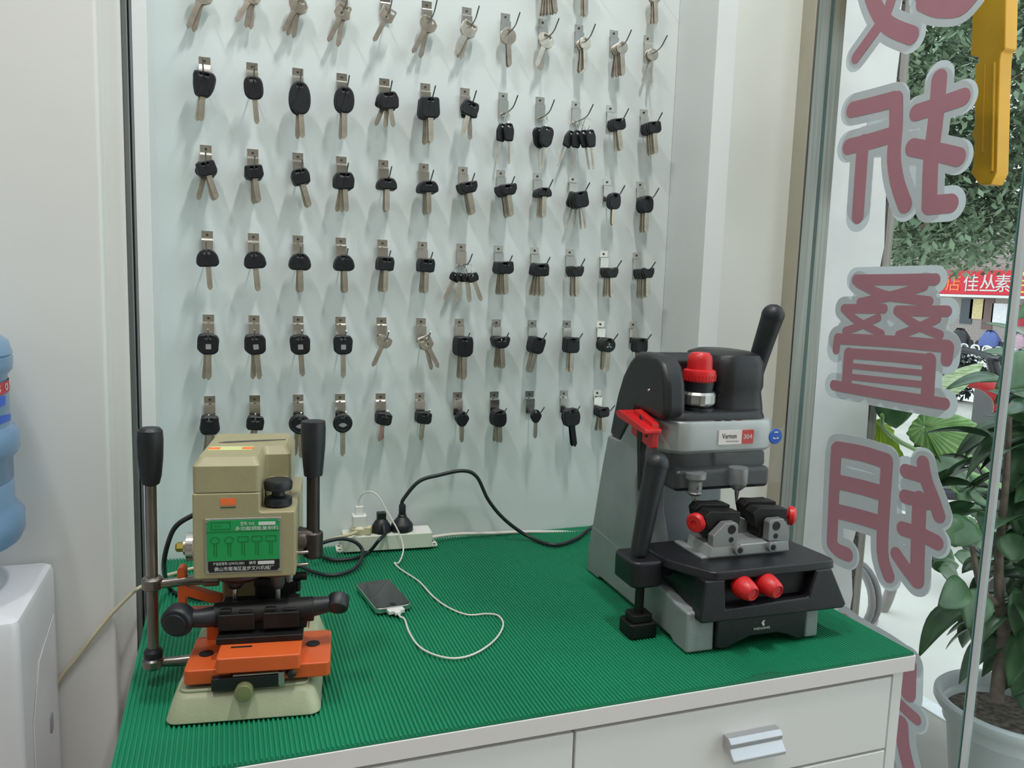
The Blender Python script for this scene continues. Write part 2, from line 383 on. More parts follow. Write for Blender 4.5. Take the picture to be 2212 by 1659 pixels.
HEADS = {  # outline in mm, hanging hole near z=-5
 'trap': (rpoly([(-16, 0), (14, 0), (19, -8), (17, -26), (10, -41), (-10, -41), (-16, -24), (-18, -8)], 6), [slot(14)], 'tapered'),
 'oval': (ell(0, -18, 16, 19.5, e=2.7), [slot(9)], 'rounded'),
 'longoval': (ell(0, -26, 17.5, 28, e=2.3), [slot(9)], 'long oval'),
 'oval2': (ell(0, -21, 17, 23, e=2.4), [slot(10)], 'oval'),
 'house': (rpoly([(-13, 0), (13, 0), (18, -12), (15, -30), (-15, -30), (-18, -12)], 5), [slot(16)], 'six-sided'),
 'square': (rpoly([(-17, 0), (17, 0), (18, -30), (13, -37), (-13, -37), (-18, -30)], 5), [slot(10)], 'squarish'),
 'slotsq': (rpoly([(-14, 0), (14, 0), (17, -10), (15, -28), (-15, -28), (-17, -10)], 4), [sc(rrect(0, -7, 15, 4.2, 2))], 'slotted square'),
 'slotrect': (rpoly([(-18, 0), (18, 0), (19, -22), (13, -28), (-13, -28), (-19, -22)], 5), [slot(14)], 'broad'),
 'slim': (rpoly([(-7, 0), (7, 0), (11, -14), (8, -34), (-8, -34), (-11, -14)], 4), [slot(5)], 'slim'),
 'leaf': (rpoly([(-11, 0), (11, 0), (16, -10), (13, -34), (5, -42), (-5, -42), (-13, -34), (-16, -10)], 6), [slot(5)], 'leaf-shaped'),
 'dome': ([(x, z) for x, z in rpoly([(-8, 0), (8, 0), (17, -10), (19, -24), (14, -30), (-14, -30), (-19, -24), (-17, -10)], 7)], [slot(10)], 'domed'),
 'lowdome': (rpoly([(-12, 0), (12, 0), (19, -10), (19, -22), (-19, -22), (-19, -10)], 6), [slot(11)], 'low domed'),
 'flatslot': (rpoly([(-19, 0), (19, 0), (19, -12), (12, -23), (-12, -23), (-19, -12)], 4), [slot(13)], 'wide flat'),
 'heart': (rpoly([(-19, -1), (-14, 2), (-5, -2), (0, -9), (5, -2), (14, 2), (19, -1), (19, -14), (12, -28), (-12, -28), (-19, -14)], 4), [], 'forked'),
 'badge': (rpoly([(-15, 0), (13, 0), (18, -8), (16, -30), (9, -35), (-9, -35), (-17, -28), (-18, -8)], 4), [sc(rrect(0, -5, 10, 3, 1.4))], 'square badged'),
 'round': (ell(0, -17, 17.5, 17.5), [slot(6)], 'round'),
 'ringhead': (ell(0, -17, 18, 18), [slot(5, -4.5, 2.5)], 'round ring-shaped'),
 'longrect': (rpoly([(-15, 0), (15, 0), (17, -12), (16, -32), (9, -39), (-9, -39), (-16, -32), (-17, -12)], 5), [slot(10)], 'long'),
 'wide': (rpoly([(-17, 0), (17, 0), (20, -6), (15, -20), (8, -25), (-8, -25), (-15, -20), (-20, -6)], 4), [sc(rrect(0, -6.5, 20, 4, 1.9))], 'wide slotted'),
 'diamond': (rpoly([(-5, 0), (5, 0), (15, -14), (6, -30), (-6, -30), (-15, -14)], 5), [slot(5)], 'diamond-shaped'),
 'bigtrap': (rpoly([(-14, 0), (14, 0), (20, -16), (15, -36), (-15, -36), (-20, -16)], 7), [slot(9)], 'large rounded'),
 'small': (rpoly([(-13, 0), (13, 0), (15, -12), (12, -22), (-12, -22), (-15, -12)], 4), [slot(8)], 'small'),
}
SIL = {
 's_hex': (rpoly([(-9, 0), (10, -1), (18, -9), (15, -21), (5, -28), (-8, -26), (-15, -17), (-16, -7)], 3), [sc(rrect(1, -6, 16, 6, 2.4))], 'six-sided'),
 's_slot': (rpoly([(-12, 0), (12, 0), (15, -5), (15, -20), (6, -28), (-6, -28), (-15, -20), (-15, -5)], 3), [sc(rrect(0, -6, 20, 6, 2.6))], 'slotted'),
 's_round': (ell(0, -14, 15.5, 15.5), [sc(ell(0, -4.2, 3, 2.2, 12))], 'round'),
 's_small': (ell(0, -11, 12, 12), [sc(ell(0, -3.8, 2.6, 2, 12))], 'small round'),
 's_twin': (rpoly([(-14, -2), (-7, 0), (7, 0), (14, -2), (15, -13), (9, -22), (-9, -22), (-15, -13)], 3), [sc(rrect(0, -6, 9, 3, 1.4))], 'lobed'),
 's_box': (rpoly([(-13, 0), (13, 0), (13, -22), (5, -27), (-5, -27), (-13, -22)], 2), [sc(rrect(0, -5.5, 19, 5, 1)), sc(ell(0, -17, 3, 3, 12))], 'square')}
_hm = {}
def head_mesh(k):
    if k not in _hm:
        if k in SIL:
            pts, holes, _ = SIL[k]; _hm[k] = (flat('bow', sc(pts), holes, 0.0026, M_silver, 0.0005), min(p[1] for p in pts)*mm)
        else:
            pts, holes, _ = HEADS[k]; me = flat('key_head', sc(pts), holes, 0.0074, M_khead, 0.0022); _hm[k] = (me, min(p[1] for p in pts)*mm)
    return _hm[k]
_bm = {}
def blade_mesh(kind, m_):
    key = (kind, m_.name)
    if key not in _bm:
        w_, L, t, style = {'std': (8.6, 41, 2.2, 0), 'long': (9.2, 46, 2.4, 1), 'slim': (4.2, 44, 2.0, 2), 'short': (8.2, 33, 2.2, 0), 'sil': (8.4, 42, 2.0, 1), 'silong': (8.8, 48, 2.2, 1)}[kind]
        h = w_/2
        if style == 0: p = [(-h, 0), (h, 0), (h, -L+4), (h*0.3, -L), (-h*0.4, -L), (-h, -L+5)]
        elif style == 1: p = [(-h*1.15, 0), (h*1.15, 0), (h*1.15, -4), (h, -5), (h, -L+6), (h*0.1, -L), (-h*0.3, -L), (-h, -L+4), (-h, -5), (-h*1.15, -4)]
        else: p = [(-h, 0), (h, 0), (h*.9, -L+2), (0, -L), (-h*.9, -L+2)]
        b = MB(); b.prism(sc(p), 'xz', -t*mm/2, t*mm/2)
        # milled groove seen as a raised rail on each side
        b.bb(-h*0.25*mm, h*0.35*mm, -t*mm/2-0.0003, t*mm/2+0.0003, (-L+8)*mm, -0.001)
        _bm[key] = b.mesh('blade', m_, smooth=False)
    return _bm[key]
rk = random.Random(11)
WY = [(-0.006, -0.041), (-0.045, -0.040), (-0.060, -0.036), (-0.070, -0.029), (-0.080, -0.021)]
def wz(y):
    for (a, za), (b_, zb) in zip(WY, WY[1:]):
        if y >= b_: return za + (zb-za)*(a-y)/(a-b_)
    return WY[-1][1]
def hook(row, col, zoff=0.0):
    x = U*(col-1); z = {'0': 2, 'A': 1, 'B': 0, 'C': -1, 'D': -2, 'E': -3, 'F': -4}[row]*DZ + ZR + zoff
    t = thing('key_hook', (x, 0, z), rk.uniform(-1.5, 1.5), 'chrome key hook, %s, %s' % (ordr(col), rowname[row]), 'key hook', 'key hooks screwed to the white cabinet back')
    for nm, me in zip(('hook_plate', 'screw', 'wire'), HP): mk(nm, me, t)
    return x, z
def make_key(shape, loc, ang, yaw, label, group, blade='std', bm_=None, badge=None, pivot=-5.5, zs=1.0):
    sil = shape in SIL
    t = thing('bare_metal_key' if sil else 'car_key', loc, 0, label, 'key', group)
    t.rotation_euler = Euler((R(rk.uniform(-2, 2)), R(ang), R(yaw)), 'XYZ')
    me, zb = head_mesh(shape)
    dy = Vector((0, 0, -pivot*mm + (0.0022 if not sil else 0.0022)))
    h = mk('bow' if sil else 'key_head', me, t, dy)
    if zs != 1.0: h.scale = (zs, 1, zs)
    bl = mk('blade', blade_mesh(blade, bm_ or (M_silver if sil else M_blade)), t, dy + Vector((0, 0, (zb+0.0015)*zs)))
    if badge == 'square':
        b = MB(); b.prism(sc(rrect(0, 0, 9, 9, 1)), 'xz', -0.0008, 0); o = b.build('badge', M_badge, h); o.location = (0, -0.0037, -0.021)
        o['label'] = 'small silver square badge'
    if badge == 'lens':
        b = MB(); b.prism(sc([(-8, 0), (-4, 3), (0, 4), (4, 3), (8, 0), (4, -3), (0, -4), (-4, -3)]), 'xz', -0.0008, 0); o = b.build('badge', M_badge, h); o.location = (0, -0.0037, -0.020)
        b = MB(); b.tube([(0.0145*math.cos(a*math.pi/12), -0.0036, -0.017+0.0145*math.sin(a*math.pi/12)) for a in range(25)], 0.0008, 6, raw=True); b.build('rim', M_khead, h)
        o['label'] = 'silver lens-shaped badge'
    if badge == 'logo':
        b = MB()
        for a in (90, 210, 330):
            c_, s_ = math.cos(R(a)), math.sin(R(a)); q = lambda u, v_: (u*c_ - v_*s_, u*s_ + v_*c_)
            b.prism(sc([q(0.6, 0), q(4, 2.2), q(8, 0), q(4, -2.2)]), 'xz', -0.0008, 0)
        o = b.build('badge', M_badge, h); o.location = (0, -0.0038, -0.019)
        o['label'] = 'small silver three-pointed emblem'
    return t
def bunch(row, col, shape, n, angs, blade='std', bm_=None, badge=None, y0=-0.016, gap=None, yaw=0.0, ring=False, drop=0.0, zs=1.0):
    x, z = hook(row, col)
    desc = (SIL[shape][2] + ' bare metal key') if shape in SIL else ({'square': 'square', 'lens': 'lens', 'logo': 'emblem', None: ''}[badge] and (HEADS[shape][2] + ' silver-badged black key') or (HEADS[shape][2] + ' black key'))
    gap = gap or (0.0042 if shape in SIL else 0.0088)
    where = rowshort[row] + ' hook ' + ordh(col)
    pos = ['front', 'second', 'third', 'fourth', 'fifth', 'sixth', 'seventh', 'eighth']
    for i in range(n):                      # i=0 is the rearmost
        a = angs[i] if isinstance(angs, (list, tuple)) else angs + rk.uniform(-2.2, 2.2)
        y = y0 - gap*i; p = n-1-i
        if ring: loc = (x + (i-(n-1)/2)*0.010, y, z + wz(y) - 0.028 - drop)
        else: loc = (x, y, z + wz(y) - drop)
        nm = ('only ' if n == 1 else ('frontmost ' if p == 0 else ('rearmost ' if i == 0 else pos[p] + ' '))) + desc + ' on ' + where
        make_key(shape, loc, a, yaw + rk.uniform(-4, 4), nm, 'keys on the ' + rowname[row], blade, bm_, badge if p == 0 else None, zs=zs)
    if ring:
        for i in range(n):
            y = y0 - gap*i; cx = x + (i-(n-1)/2)*0.005; cz = z + wz(y) - 0.012
            b = MB(); b.tube([(0.0125*math.cos(2*math.pi*k/20), 0.002*math.sin(2*math.pi*k/10), 0.0125*math.sin(2*math.pi*k/20)) for k in range(21)], 0.0006, 6, raw=True)
            o = b.build('key_ring', M_chrome); o.location = (cx, y, cz); o.rotation_euler = (0, 0, R(20 + 25*i))
            tag(o, 'thin split ring, %s of those on the %s' % (pos[n-1-i] if n-1-i else 'frontmost', where), 'key ring', 'split rings on the hooks')
A_ = 'A'
bunch('A', 1, 's_hex', 2, [14, 22], 'silong', drop=0.006); bunch('A', 2, 's_twin', 3, [2, 10, 28], 'sil'); bunch('A', 3, 's_hex', 3, [8, 18, 26], 'sil')
bunch('A', 4, 's_box', 2, [8, 24], 'silong'); bunch('A', 5, 's_box', 1, [26], 'sil', y0=-0.035); bunch('A', 6, 's_hex', 2, [12, 26], 'silong')
bunch('A', 7, 's_slot', 3, [14, 20, 26], 'sil'); bunch('A', 8, 's_round', 2, [-2, -4], 'sil'); bunch('A', 9, 's_hex', 3, [6, 12, 20], 'sil')
bunch('A', 10, 's_small', 4, [4, 0, 4, -3], 'sil', gap=.006); bunch('A', 11, 's_small', 5, [6, 2, 0, -4, -6], 'sil', gap=.006); bunch('A', 12, 's_small', 2, [16, 2], 'slim', gap=.01)
bunch('B', 1, 'trap', 2, [10, 5], y0=-.030); bunch('B', 2, 'oval', 1, [-5], 'std', y0=-.040); bunch('B', 3, 'longoval', 2, [2, -3], 'std', y0=-.03); bunch('B', 4, 'oval2', 2, [4, 0], 'long', y0=-.03)
bunch('B', 5, 'house', 3, [22, 4, -10], 'short', y0=-.026); bunch('B', 6, 'square', 4, [3, 2, 0, -3], 'long', gap=.0085); bunch('B', 7, 'slotsq', 2, [-4, 16], 'std', y0=-.03, gap=.014)
bunch('B', 8, 'slim', 2, [8, -2], 'slim', ring=True); bunch('B', 9, 'leaf', 2, [-3, 6], 'slim', ring=True, gap=.014, zs=.95); bunch('B', 10, 'slim', 4, [22, 6, -12, -10], 'slim', ring=True)
bunch('B', 11, 'slotrect', 3, [-8, -7, -10], 'std', zs=.8, y0=-.022); bunch('B', 12, 'slotrect', 4, [-6, -7, -8, -10], 'std', zs=.82, y0=-.020)
bunch('C', 1, 'slotrect', 4, [14, -12, -16, -18], 'std', zs=.86); bunch('C', 2, 'slotrect', 4, [0, -4, -7, -9], 'std', zs=.82); bunch('C', 3, 'house', 3, [-14, -15, -17], 'std', zs=.9, y0=-.024)
bunch('C', 4, 'house', 3, [10, 3, -4], 'std', y0=-.024); bunch('C', 5, 'lowdome', 3, [1, 0, -1], 'std', zs=.95, y0=-.024, drop=.004); bunch('C', 6, 'lowdome', 4, [1, 0, -1, -2], 'std', zs=.95, drop=.004)
bunch('C', 7, 'flatslot', 4, [-12, -13, -14, -12], 'std', zs=.9); bunch('C', 8, 'flatslot', 5, [-8, -10, -9, -12, -10], 'std', zs=.9, gap=.008); bunch('C', 9, 'lowdome', 4, [0, 1, -2, -1], 'std', zs=.78)
bunch('C', 10, 'square', 4, [16, 4, -6, -12], 'slim', zs=.85, drop=.002); bunch('C', 11, 'oval', 2, [0, -1], 'short', zs=.85, y0=-.03); bunch('C', 12, 'oval', 3, [2, 0, -2], 'std', zs=.9)
bunch('D', 1, 'dome', 1, [-4], 'std', y0=-.038); bunch('D', 2, 'dome', 2, [-5, -6], 'std', y0=-.032); bunch('D', 3, 'dome', 3, [2, 0, -2], 'std', y0=-.026); bunch('D', 4, 'dome', 3, [0, -2, -3], 'std', y0=-.028, zs=.96)
bunch('D', 5, 'slotsq', 4, [8, 4, 2, 1], 'std', zs=.9); bunch('D', 6, 'slotsq', 4, [6, 5, 3, 1], 'std', zs=.9); bunch('D', 7, 'small', 4, [24, 10, -8, -22], 'std', ring=True, zs=.75, drop=-.004, gap=.0065)
bunch('D', 8, 'slotrect', 5, [6, 3, 0, -2, -4], 'std', zs=.85, gap=.0078); bunch('D', 9, 'slotsq', 4, [14, 8, 2, -4], 'std', zs=.9); bunch('D', 10, 'heart', 4, [0, -2, 0, -3], 'std', zs=.72, drop=.003)
bunch('D', 11, 'heart', 4, [1, -1, -3, -4], 'std', zs=.72, drop=.003); bunch('D', 12, 'heart', 6, [0, 0, -1, -2, 0, -3], 'std', zs=.72, drop=.003, gap=.0075)
bunch('E', 1, 'badge', 2, [6, 0], 'long', badge='square', y0=-.032); bunch('E', 2, 'badge', 2, [3, -6], 'long', badge='square', y0=-.032, gap=.012); bunch('E', 3, 'badge', 2, [-4, -4], 'std', badge='square', y0=-.032); bunch('E', 4, 'badge', 1, [-1], 'long', badge='square', y0=-.036)
bunch('E', 5, 's_twin', 1, [24], 'sil', y0=-.036); bunch('E', 6, 's_box', 2, [-16, -28], 'sil', y0=-.03); bunch('E', 7, 'longrect', 4, [2, 0, 1, -1], 'long'); bunch('E', 8, 'wide', 4, [5, 0, -3, -5], 'std', zs=.9, gap=.007)
bunch('E', 9, 'longrect', 4, [12, 13, 14, 14], 'std', zs=.85); bunch('E', 10, 'square', 3, [0, 1, -1], 'std', zs=.86); bunch('E', 11, 'round', 4, [0, -1, 1, 0], 'std', badge='logo', zs=.86); bunch('E', 12, 'square', 3, [1, 0, 1], 'short', zs=.82, y0=-.024)
bunch('F', 1, 'square', 3, [8, -6, 2], 'std', zs=.86); bunch('F', 2, 'slotsq', 2, [10, 4], 'std', zs=.9, y0=-.03); bunch('F', 3, 'ringhead', 2, [8, -2], 'long', badge='lens', y0=-.03); bunch('F', 4, 'ringhead', 1, [0], 'long', badge='lens', y0=-.038)
bunch('F', 5, 'slotrect', 3, [2, 8, 12], 'short', bm_=M_bladep, zs=.8, y0=-.024); bunch('F', 6, 'slotrect', 3, [0, 6, 8], 'short', zs=.8, y0=-.024); bunch('F', 7, 'diamond', 2, [-2, 1], 'short', y0=-.030, zs=1.0); bunch('F', 8, 'oval', 3, [4, 0, -3], 'short', zs=.9, y0=-.02)
bunch('F', 9, 'diamond', 1, [0], 'short', y0=-.040, zs=.9); bunch('F', 10, 'bigtrap', 2, [-8, -10], 'long', bm_=M_bladeb, y0=-.032); bunch('F', 11, 'small', 3, [10, 4, -6], 'short', zs=.95)
bunch('0', 9, 's_slot', 6, [10, 6, 2, -2, -6, -10], 'silong', drop=.040); bunch('0', 10, 's_slot', 3, [6, 0, -4], 'sil', drop=.036); bunch('0', 12, 's_small', 3, [6, 0, -6], 'sil', drop=.034)
# ------------------------------------------------------------------ vertical key milling machine, beige and orange (left)
M_beige = mat('beige_enamel', '#a39b77', 0.42, var=0.05, scale=8, bump=0.12, bscale=350)
M_beige2 = mat('worn_beige_enamel', '#b0b394', 0.45, var=0.06, scale=10, hex2='#969b7e', bump=0.12, bscale=300)
M_orange = mat('orange_enamel', '#d65f2c', 0.35, var=0.05, scale=15)
M_blk = mat('black_oxide_steel', '#1c1b1b', 0.5, 0.3, var=0.25, scale=40)
M_blkp = mat('black_plastic', '#1d2024', 0.45, var=0.12, scale=40, bump=0.04, bscale=700)
M_rod = mat('grey_steel_rod', '#8b8680', 0.3, 0.95, var=0.08, scale=20)
M_dkrod = mat('dark_steel_collar', '#4a4542', 0.4, 0.8, var=0.1)
M_green = mat('nameplate_green', '#1f9a52', 0.4, var=0.02)
M_dgreen = mat('nameplate_dark_green', '#127038', 0.4)
M_white = mat('white_print', '#d6d8d4', 0.5, var=0.02)
M_black = mat('black_print', '#15171a', 0.5)
M_orst = mat('orange_sticker', '#f0743c', 0.5, var=0.05, scale=80)
M_yel = mat('yellow_green_sticker', '#c9cf90', 0.5, var=0.05)
M_alu = mat('cast_aluminium', '#c4c4c0', 0.35, 0.9, var=0.08, scale=30)
k1 = thing('key_cutting_machine', (0.0465, -0.5865, ZT), -8, 'beige key cutting machine with orange table and two black-gripped levers', 'key cutting machine')
def frus(b, x0, x1, y0, y1, z0, z1, ins, r=0.014, n=5):
    rings = []
    for z, i in ((z0, 0), (z0+(z1-z0)*.85, ins*.8), (z1, ins*1.35)):
        rings.append([(p[0], p[1], z) for p in rrect((x0+x1)/2, (y0+y1)/2, x1-x0-2*i, y1-y0-2*i, r)])
    b.loft(rings); return b
b = MB(); frus(b, -.090, .085, -.009, .235, 0, .030, .010); base = b.build('base', M_beige2, k1, bevel=.002)
b = MB(); b.prism(rrect(-.003, .112, .146, .212, .010), 'xy', .0295, .0335); b.build('base_plinth', M_beige2, k1, bevel=.0015)
b = MB(); b.bb(-.045, .043, .125, .215, .031, .17); b.build('column', M_beige, k1, bevel=.006)
# head casting: full width low part, tall left block, upper rear hood
b = MB(); b.prism(rpoly([(-.064, .153), (.053, .153), (.053, .234), (.012, .234), (.012, .258), (-.064, .258)], .003), 'xz', .042, .215)
b.build('head', M_beige, k1, bevel=.005)
b = MB(); b.loft([[(x, y, .2585) for x, y in rpoly([(-.0635, .0425), (.0125, .0425), (.0125, .105), (.043, .105), (.043, .205), (-.0635, .205)], .006)],
                  [(x, y, .290) for x, y in rpoly([(-.0635, .0425), (.0125, .0425), (.0125, .105), (.043, .105), (.043, .205), (-.0635, .205)], .006)],
                  [(x, y, .2995) for x, y in rpoly([(-.0575, .052), (.008, .052), (.008, .115), (.037, .115), (.037, .197), (-.0575, .197)], .008)]])
b.build('head_cover', M_beige, k1, bevel=.004)
b = MB(); b.bb(.0125, .043, .100, .2, .234, .262); b.build('belt_housing', mat('stained_beige_enamel', '#a89f86', 0.45, var=0.1, scale=30), k1, bevel=.006)
# knurled double knob on the shoulder
b = MB(); b.lathe([(.011, 0), (.0165, .002), (.0165, .010), (.008, .013), (.0075, .018), (.0165, .021), (.0172, .029), (.0150, .0325), (.004, .033)], (.031, .070, .234), (0, 0, 1), 36)
b.build('feed_knob', M_blkp, k1)
# nameplate with raised print
np_ = MB().__class__(); np_.bb(-.050, .0365, .0405, .0425, .160, .2275)
pl = np_.build('nameplate', mat('nameplate_aluminium', '#b9bbb8', 0.35, .8), k1, bevel=.0004)
pl['label'] = 'green and black printed metal nameplate'
b = MB(); b.bb(-.048, .0345, .0400, .0406, .176, .2255); b.build('green_field', M_green, pl)
b = MB(); b.bb(-.047, .0345, .0400, .0406, .162, .1755); b.build('black_field', M_black, pl)
b = MB(); b.bb(-.048, .0345, .0397, .0401, .2112, .2120)
for x0, x1, z0, z1 in ((-.043, -.021, .2228, .2235), (-.043, -.021, .2145, .2152), (-.043, -.0423, .2145, .2235), (-.0217, -.021, .2145, .2235), (-.039, -.036, .2185, .2192), (-.034, -.031, .2185, .2192)): b.bb(x0, x1, .0397, .0401, z0, z1)
# five little key outlines
for i in range(5):
    cx = -.0385 + i*.0158
    if i in (0, 1): b.tube([(cx+.005*math.cos(a*math.pi/8), .0399, .2015+.004*math.sin(a*math.pi/8)) for a in range(17)], .0004, 5, raw=True)
    else:
        for q in ((cx-.006, cx+.006, .2048, .2055), (cx-.006, cx+.006, .1985, .1992), (cx-.006, cx-.0053, .1985, .2055), (cx+.0053, cx+.006, .1985, .2055)): b.bb(q[0], q[1], .0397, .0401, q[2], q[3])
    b.bb(cx-.0018, cx-.0010, .0397, .0401, .183, .198); b.bb(cx+.0010, cx+.0018, .0397, .0401, .181, .198)
b.build('key_drawings', M_dgreen, pl)
FR = (R(90), 0, 0)
for bd, sz, x, z, wd in (('型号: WX', .0052, -.002, .2205, .016), ('多功能钥匙复制机', .0052, .0085, .2146, .049), ('产品标准号: Q/WX2-2001', .0042, -.0235, .1722, .035), ('编号', .0044, .0035, .1722, .008), ('佛山市南海区盐步文兴机械厂', .0058, -.006, .1655, .068)):
    text('lettering', bd, sz, M_white, pl, (x, .0398, z), FR, .0001, width=wd)
b = MB(); b.bb(.0105, .030, .0396, .0401, .2186, .2226); b.bb(.0095, .0285, .0396, .0401, .1702, .1742); b.build('blank_label', M_white, pl)
for x, z in ((-.0475, .1625), (.034, .1625), (-.0475, .2250), (.034, .2250)):
    b = MB(); b.lathe([(.0022, 0), (.0018, .0010), (.0004, .0014)], (x, .0405, z), (0, -1, 0), 12); b.build('rivet', M_chrome, pl)
b = MB(); b.bb(-.0325, -.0150, .0416, .0424, .2432, .2516); s_ = b.build('sticker', M_orst, k1); s_['label'] = 'small orange sticker on the front'
b = MB(); b.bb(-.0325, -.0150, .0416, .0424, .2402, .2410); b.build('sticker_text', M_dkrod, s_)
b = MB(); b.bb(-.053, -.001, .088, .110, .2992, .3000); s_ = b.build('sticker', M_yel, k1); s_['label'] = 'pale yellow sticker with orange ends on top'
b = MB(); b.bb(-.053, -.040, .092, .103, .2999, .3004); b.bb(-.014, -.001, .092, .103, .2999, .3004); b.build('orange_patch', M_orst, s_)
b = MB(); b.prism([(-.048, .135), (-.035, .133), (.034, .150), (.034, .154), (-.02, .146), (-.040, .141)], 'xy', .2992, .3000); b.build('black_streak', mat('dark_smudge', '#4a4648', 0.5, var=.2, scale=60), k1)
# spindle and chucks
b = MB(); b.lathe([(.030, 0), (.030, -.004), (.024, -.010), (.010, -.012)], (-.015, .072, .1535), n=32); b.lathe([(.024, 0), (.022, -.007), (.010, -.008)], (.028, .078, .1535), n=28)
b.build('motor_flange', mat('dark_red_brown_flange', '#40221f', 0.45, var=.1), k1)
b = MB(); b.lathe([(.011, -.008), (.0115, -.017), (.008, -.023), (.004, -.0235)], (-.021, .072, .1535), n=24); b.build('chuck', M_dkrod, k1)
b = MB(); b.lathe([(.0028, 0), (.0028, -.026), (.0014, -.034)], (-.021, .072, .131), n=14); b.build('cutter', M_chrome, k1)
b = MB(); b.lathe([(.0085, -.004), (.0085, -.020), (.006, -.026), (.003, -.0265)], (.030, .072, .1535), n=24); b.build('tracer_holder', mat('grey_tracer_sleeve', '#66625f', .4, .7), k1)
b = MB(); b.lathe([(.0030, 0), (.0030, -.022), (.0014, -.030)], (.030, .072, .128), n=14); b.build('tracer_pin', M_alu, k1)
b = MB(); b.cyl((.042, .10, .155), (.042, .10, .108), .006); b.lathe([(.0072, 0), (.0072, .004)], (.042, .10, .142), n=20); b.lathe([(.0072, 0), (.0072, .004)], (.042, .10, .130), n=20); b.build('guide_post', M_alu, k1)
# orange cross table
b = MB(); b.prism(rrect(.012, .054, .166, .092, .006), 'xy', .0385, .0565); tb = b.build('lower_table', M_orange, k1, bevel=.002)
b = MB(); b.prism(rrect(.014, .034, .094, .080, .004), 'xy', .0567, .0755); ub = b.build('upper_table', M_orange, k1, bevel=.002)
for (x, y) in ((-.052, .050), (.073, .060)):
    b = MB(); b.cyl((x, y, .0562), (x, y, .0573), .0085); b.build('recessed_bolt', M_blk, tb)
for (x, y, L, a) in ((-.008, .022, .024, 0), (-.022, .036, .028, 12), (-.016, .046, .026, 12), (.046, .046, .010, 0)):
    b = MB(); b.box((x, y, .0756), (L, .0035, .0012), rz=a); b.build('slot', M_blk, ub, bevel=.0005)
b = MB(); b.bb(-.058, -.034, .088, .118, .045, .082); b.bb(-.083, -.040, .088, .115, .079, .092)
b.prism(rpoly([(-.093, .087), (-.083, .087), (-.083, .112), (-.050, .100), (-.040, .100), (-.040, .108), (-.060, .115), (-.083, .124), (-.083, .146), (-.086, .150), (-.091, .150), (-.093, .146)], .003), 'xz', .096, .112)
b.build('carriage_arm', M_orange, k1, bevel=.002)
# key vice
b = MB()
b.bb(-.038, .062, .030, .098, .0757, .0835); b.bb(-.034, .066, .048, .100, .0835, .095)
for cx in (-.016, .036):
    b.bb(cx-.021, cx+.021, .040, .064, .088, .108); b.bb(cx-.020, cx+.020, .070, .092, .090, .111)
    b.bb(cx-.019, cx-.006, .043, .062, .106, .113); b.bb(cx+.003, cx+.018, .044, .064, .106, .111)
b.bb(.000, .050, .094, .106, .095, .126); b.box((.010, .096, .128), (.022, .014, .010)); b.cyl((.016, .100, .131), (.064, .100, .131), .0055); b.cyl((.052, .098, .112), (.052, .098, .126), .004)
b.cyl((-.044, .060, .101), (.074, .060, .103), .0150)
b.build('key_vice', M_blk, k1, bevel=.0012)
b = MB(); b.bb(.0665, .0685, .06, .078, .078, .098); b.build('scale_plate', M_alu, k1)
def paddle(px, a, flip):
    b = MB(); s_ = -1 if flip else 1
    pts = [(s_*x, y, z) for x, y, z in px]
    b.tube(pts[:-1], .010, 16, 5, rads=(.0125, .0095))
    e = Vector(pts[-1]); 
    if flip: b.lathe([(.005, -.012), (.017, -.010), (.019, -.007), (.019, .007), (.017, .010), (.005, .011)], e, (.25, 1, .15), 36); b.lathe([(.013, -.0125), (.0135, -.010)], e, (.25, 1, .15), 30)
    else: b.lathe([(.004, -.010), (.0125, -.009), (.0135, -.006), (.0135, .006), (.0125, .009), (.004, .010)], e, (.15, 1, .8), 32)
    return b
paddle([(.044, .056, .101), (.060, .050, .102), (.072, .048, .104), (.082, .047, .103)], 0, True).build('vice_handle', M_blkp, k1, bevel=.001)
paddle([(.070, .060, .105), (.082, .060, .1065), (.094, .060, .108), (.1035, .060, .109)], 0, False).build('vice_handle', M_blkp, k1, bevel=.001)
# front stop with brass knob
b = MB(); b.box((-.001, .006, .0415), (.076, .014, .015), rz=1); b.bb(-.020, .030, .008, .016, .048, .0525); b.build('stop_block', M_blkp, k1, bevel=.001)
b = MB(); b.box((.012, .0015, .0512), (.054, .003, .0016), rz=1); b.bb(.036, .0425, -.0005, .010, .036, .052); b.build('stop_strip', M_alu, k1)
b = MB(); b.lathe([(.0052, -.006), (.0055, .004), (.0035, .0052)], (.050, .004, .0485), (.3, -1, 0), 20); b.build('stop_screw', M_dkrod, k1)
b = MB(); b.lathe([(.0098, -.004), (.0105, .004), (.0100, .010), (.006, .0105)], (-.002, -.004, .0345), (0, -1, .05), 32)
b.build('lock_knob', mat('olive_brass', '#8d9468', 0.4, 0.4, var=.08), k1, bevel=.0005)
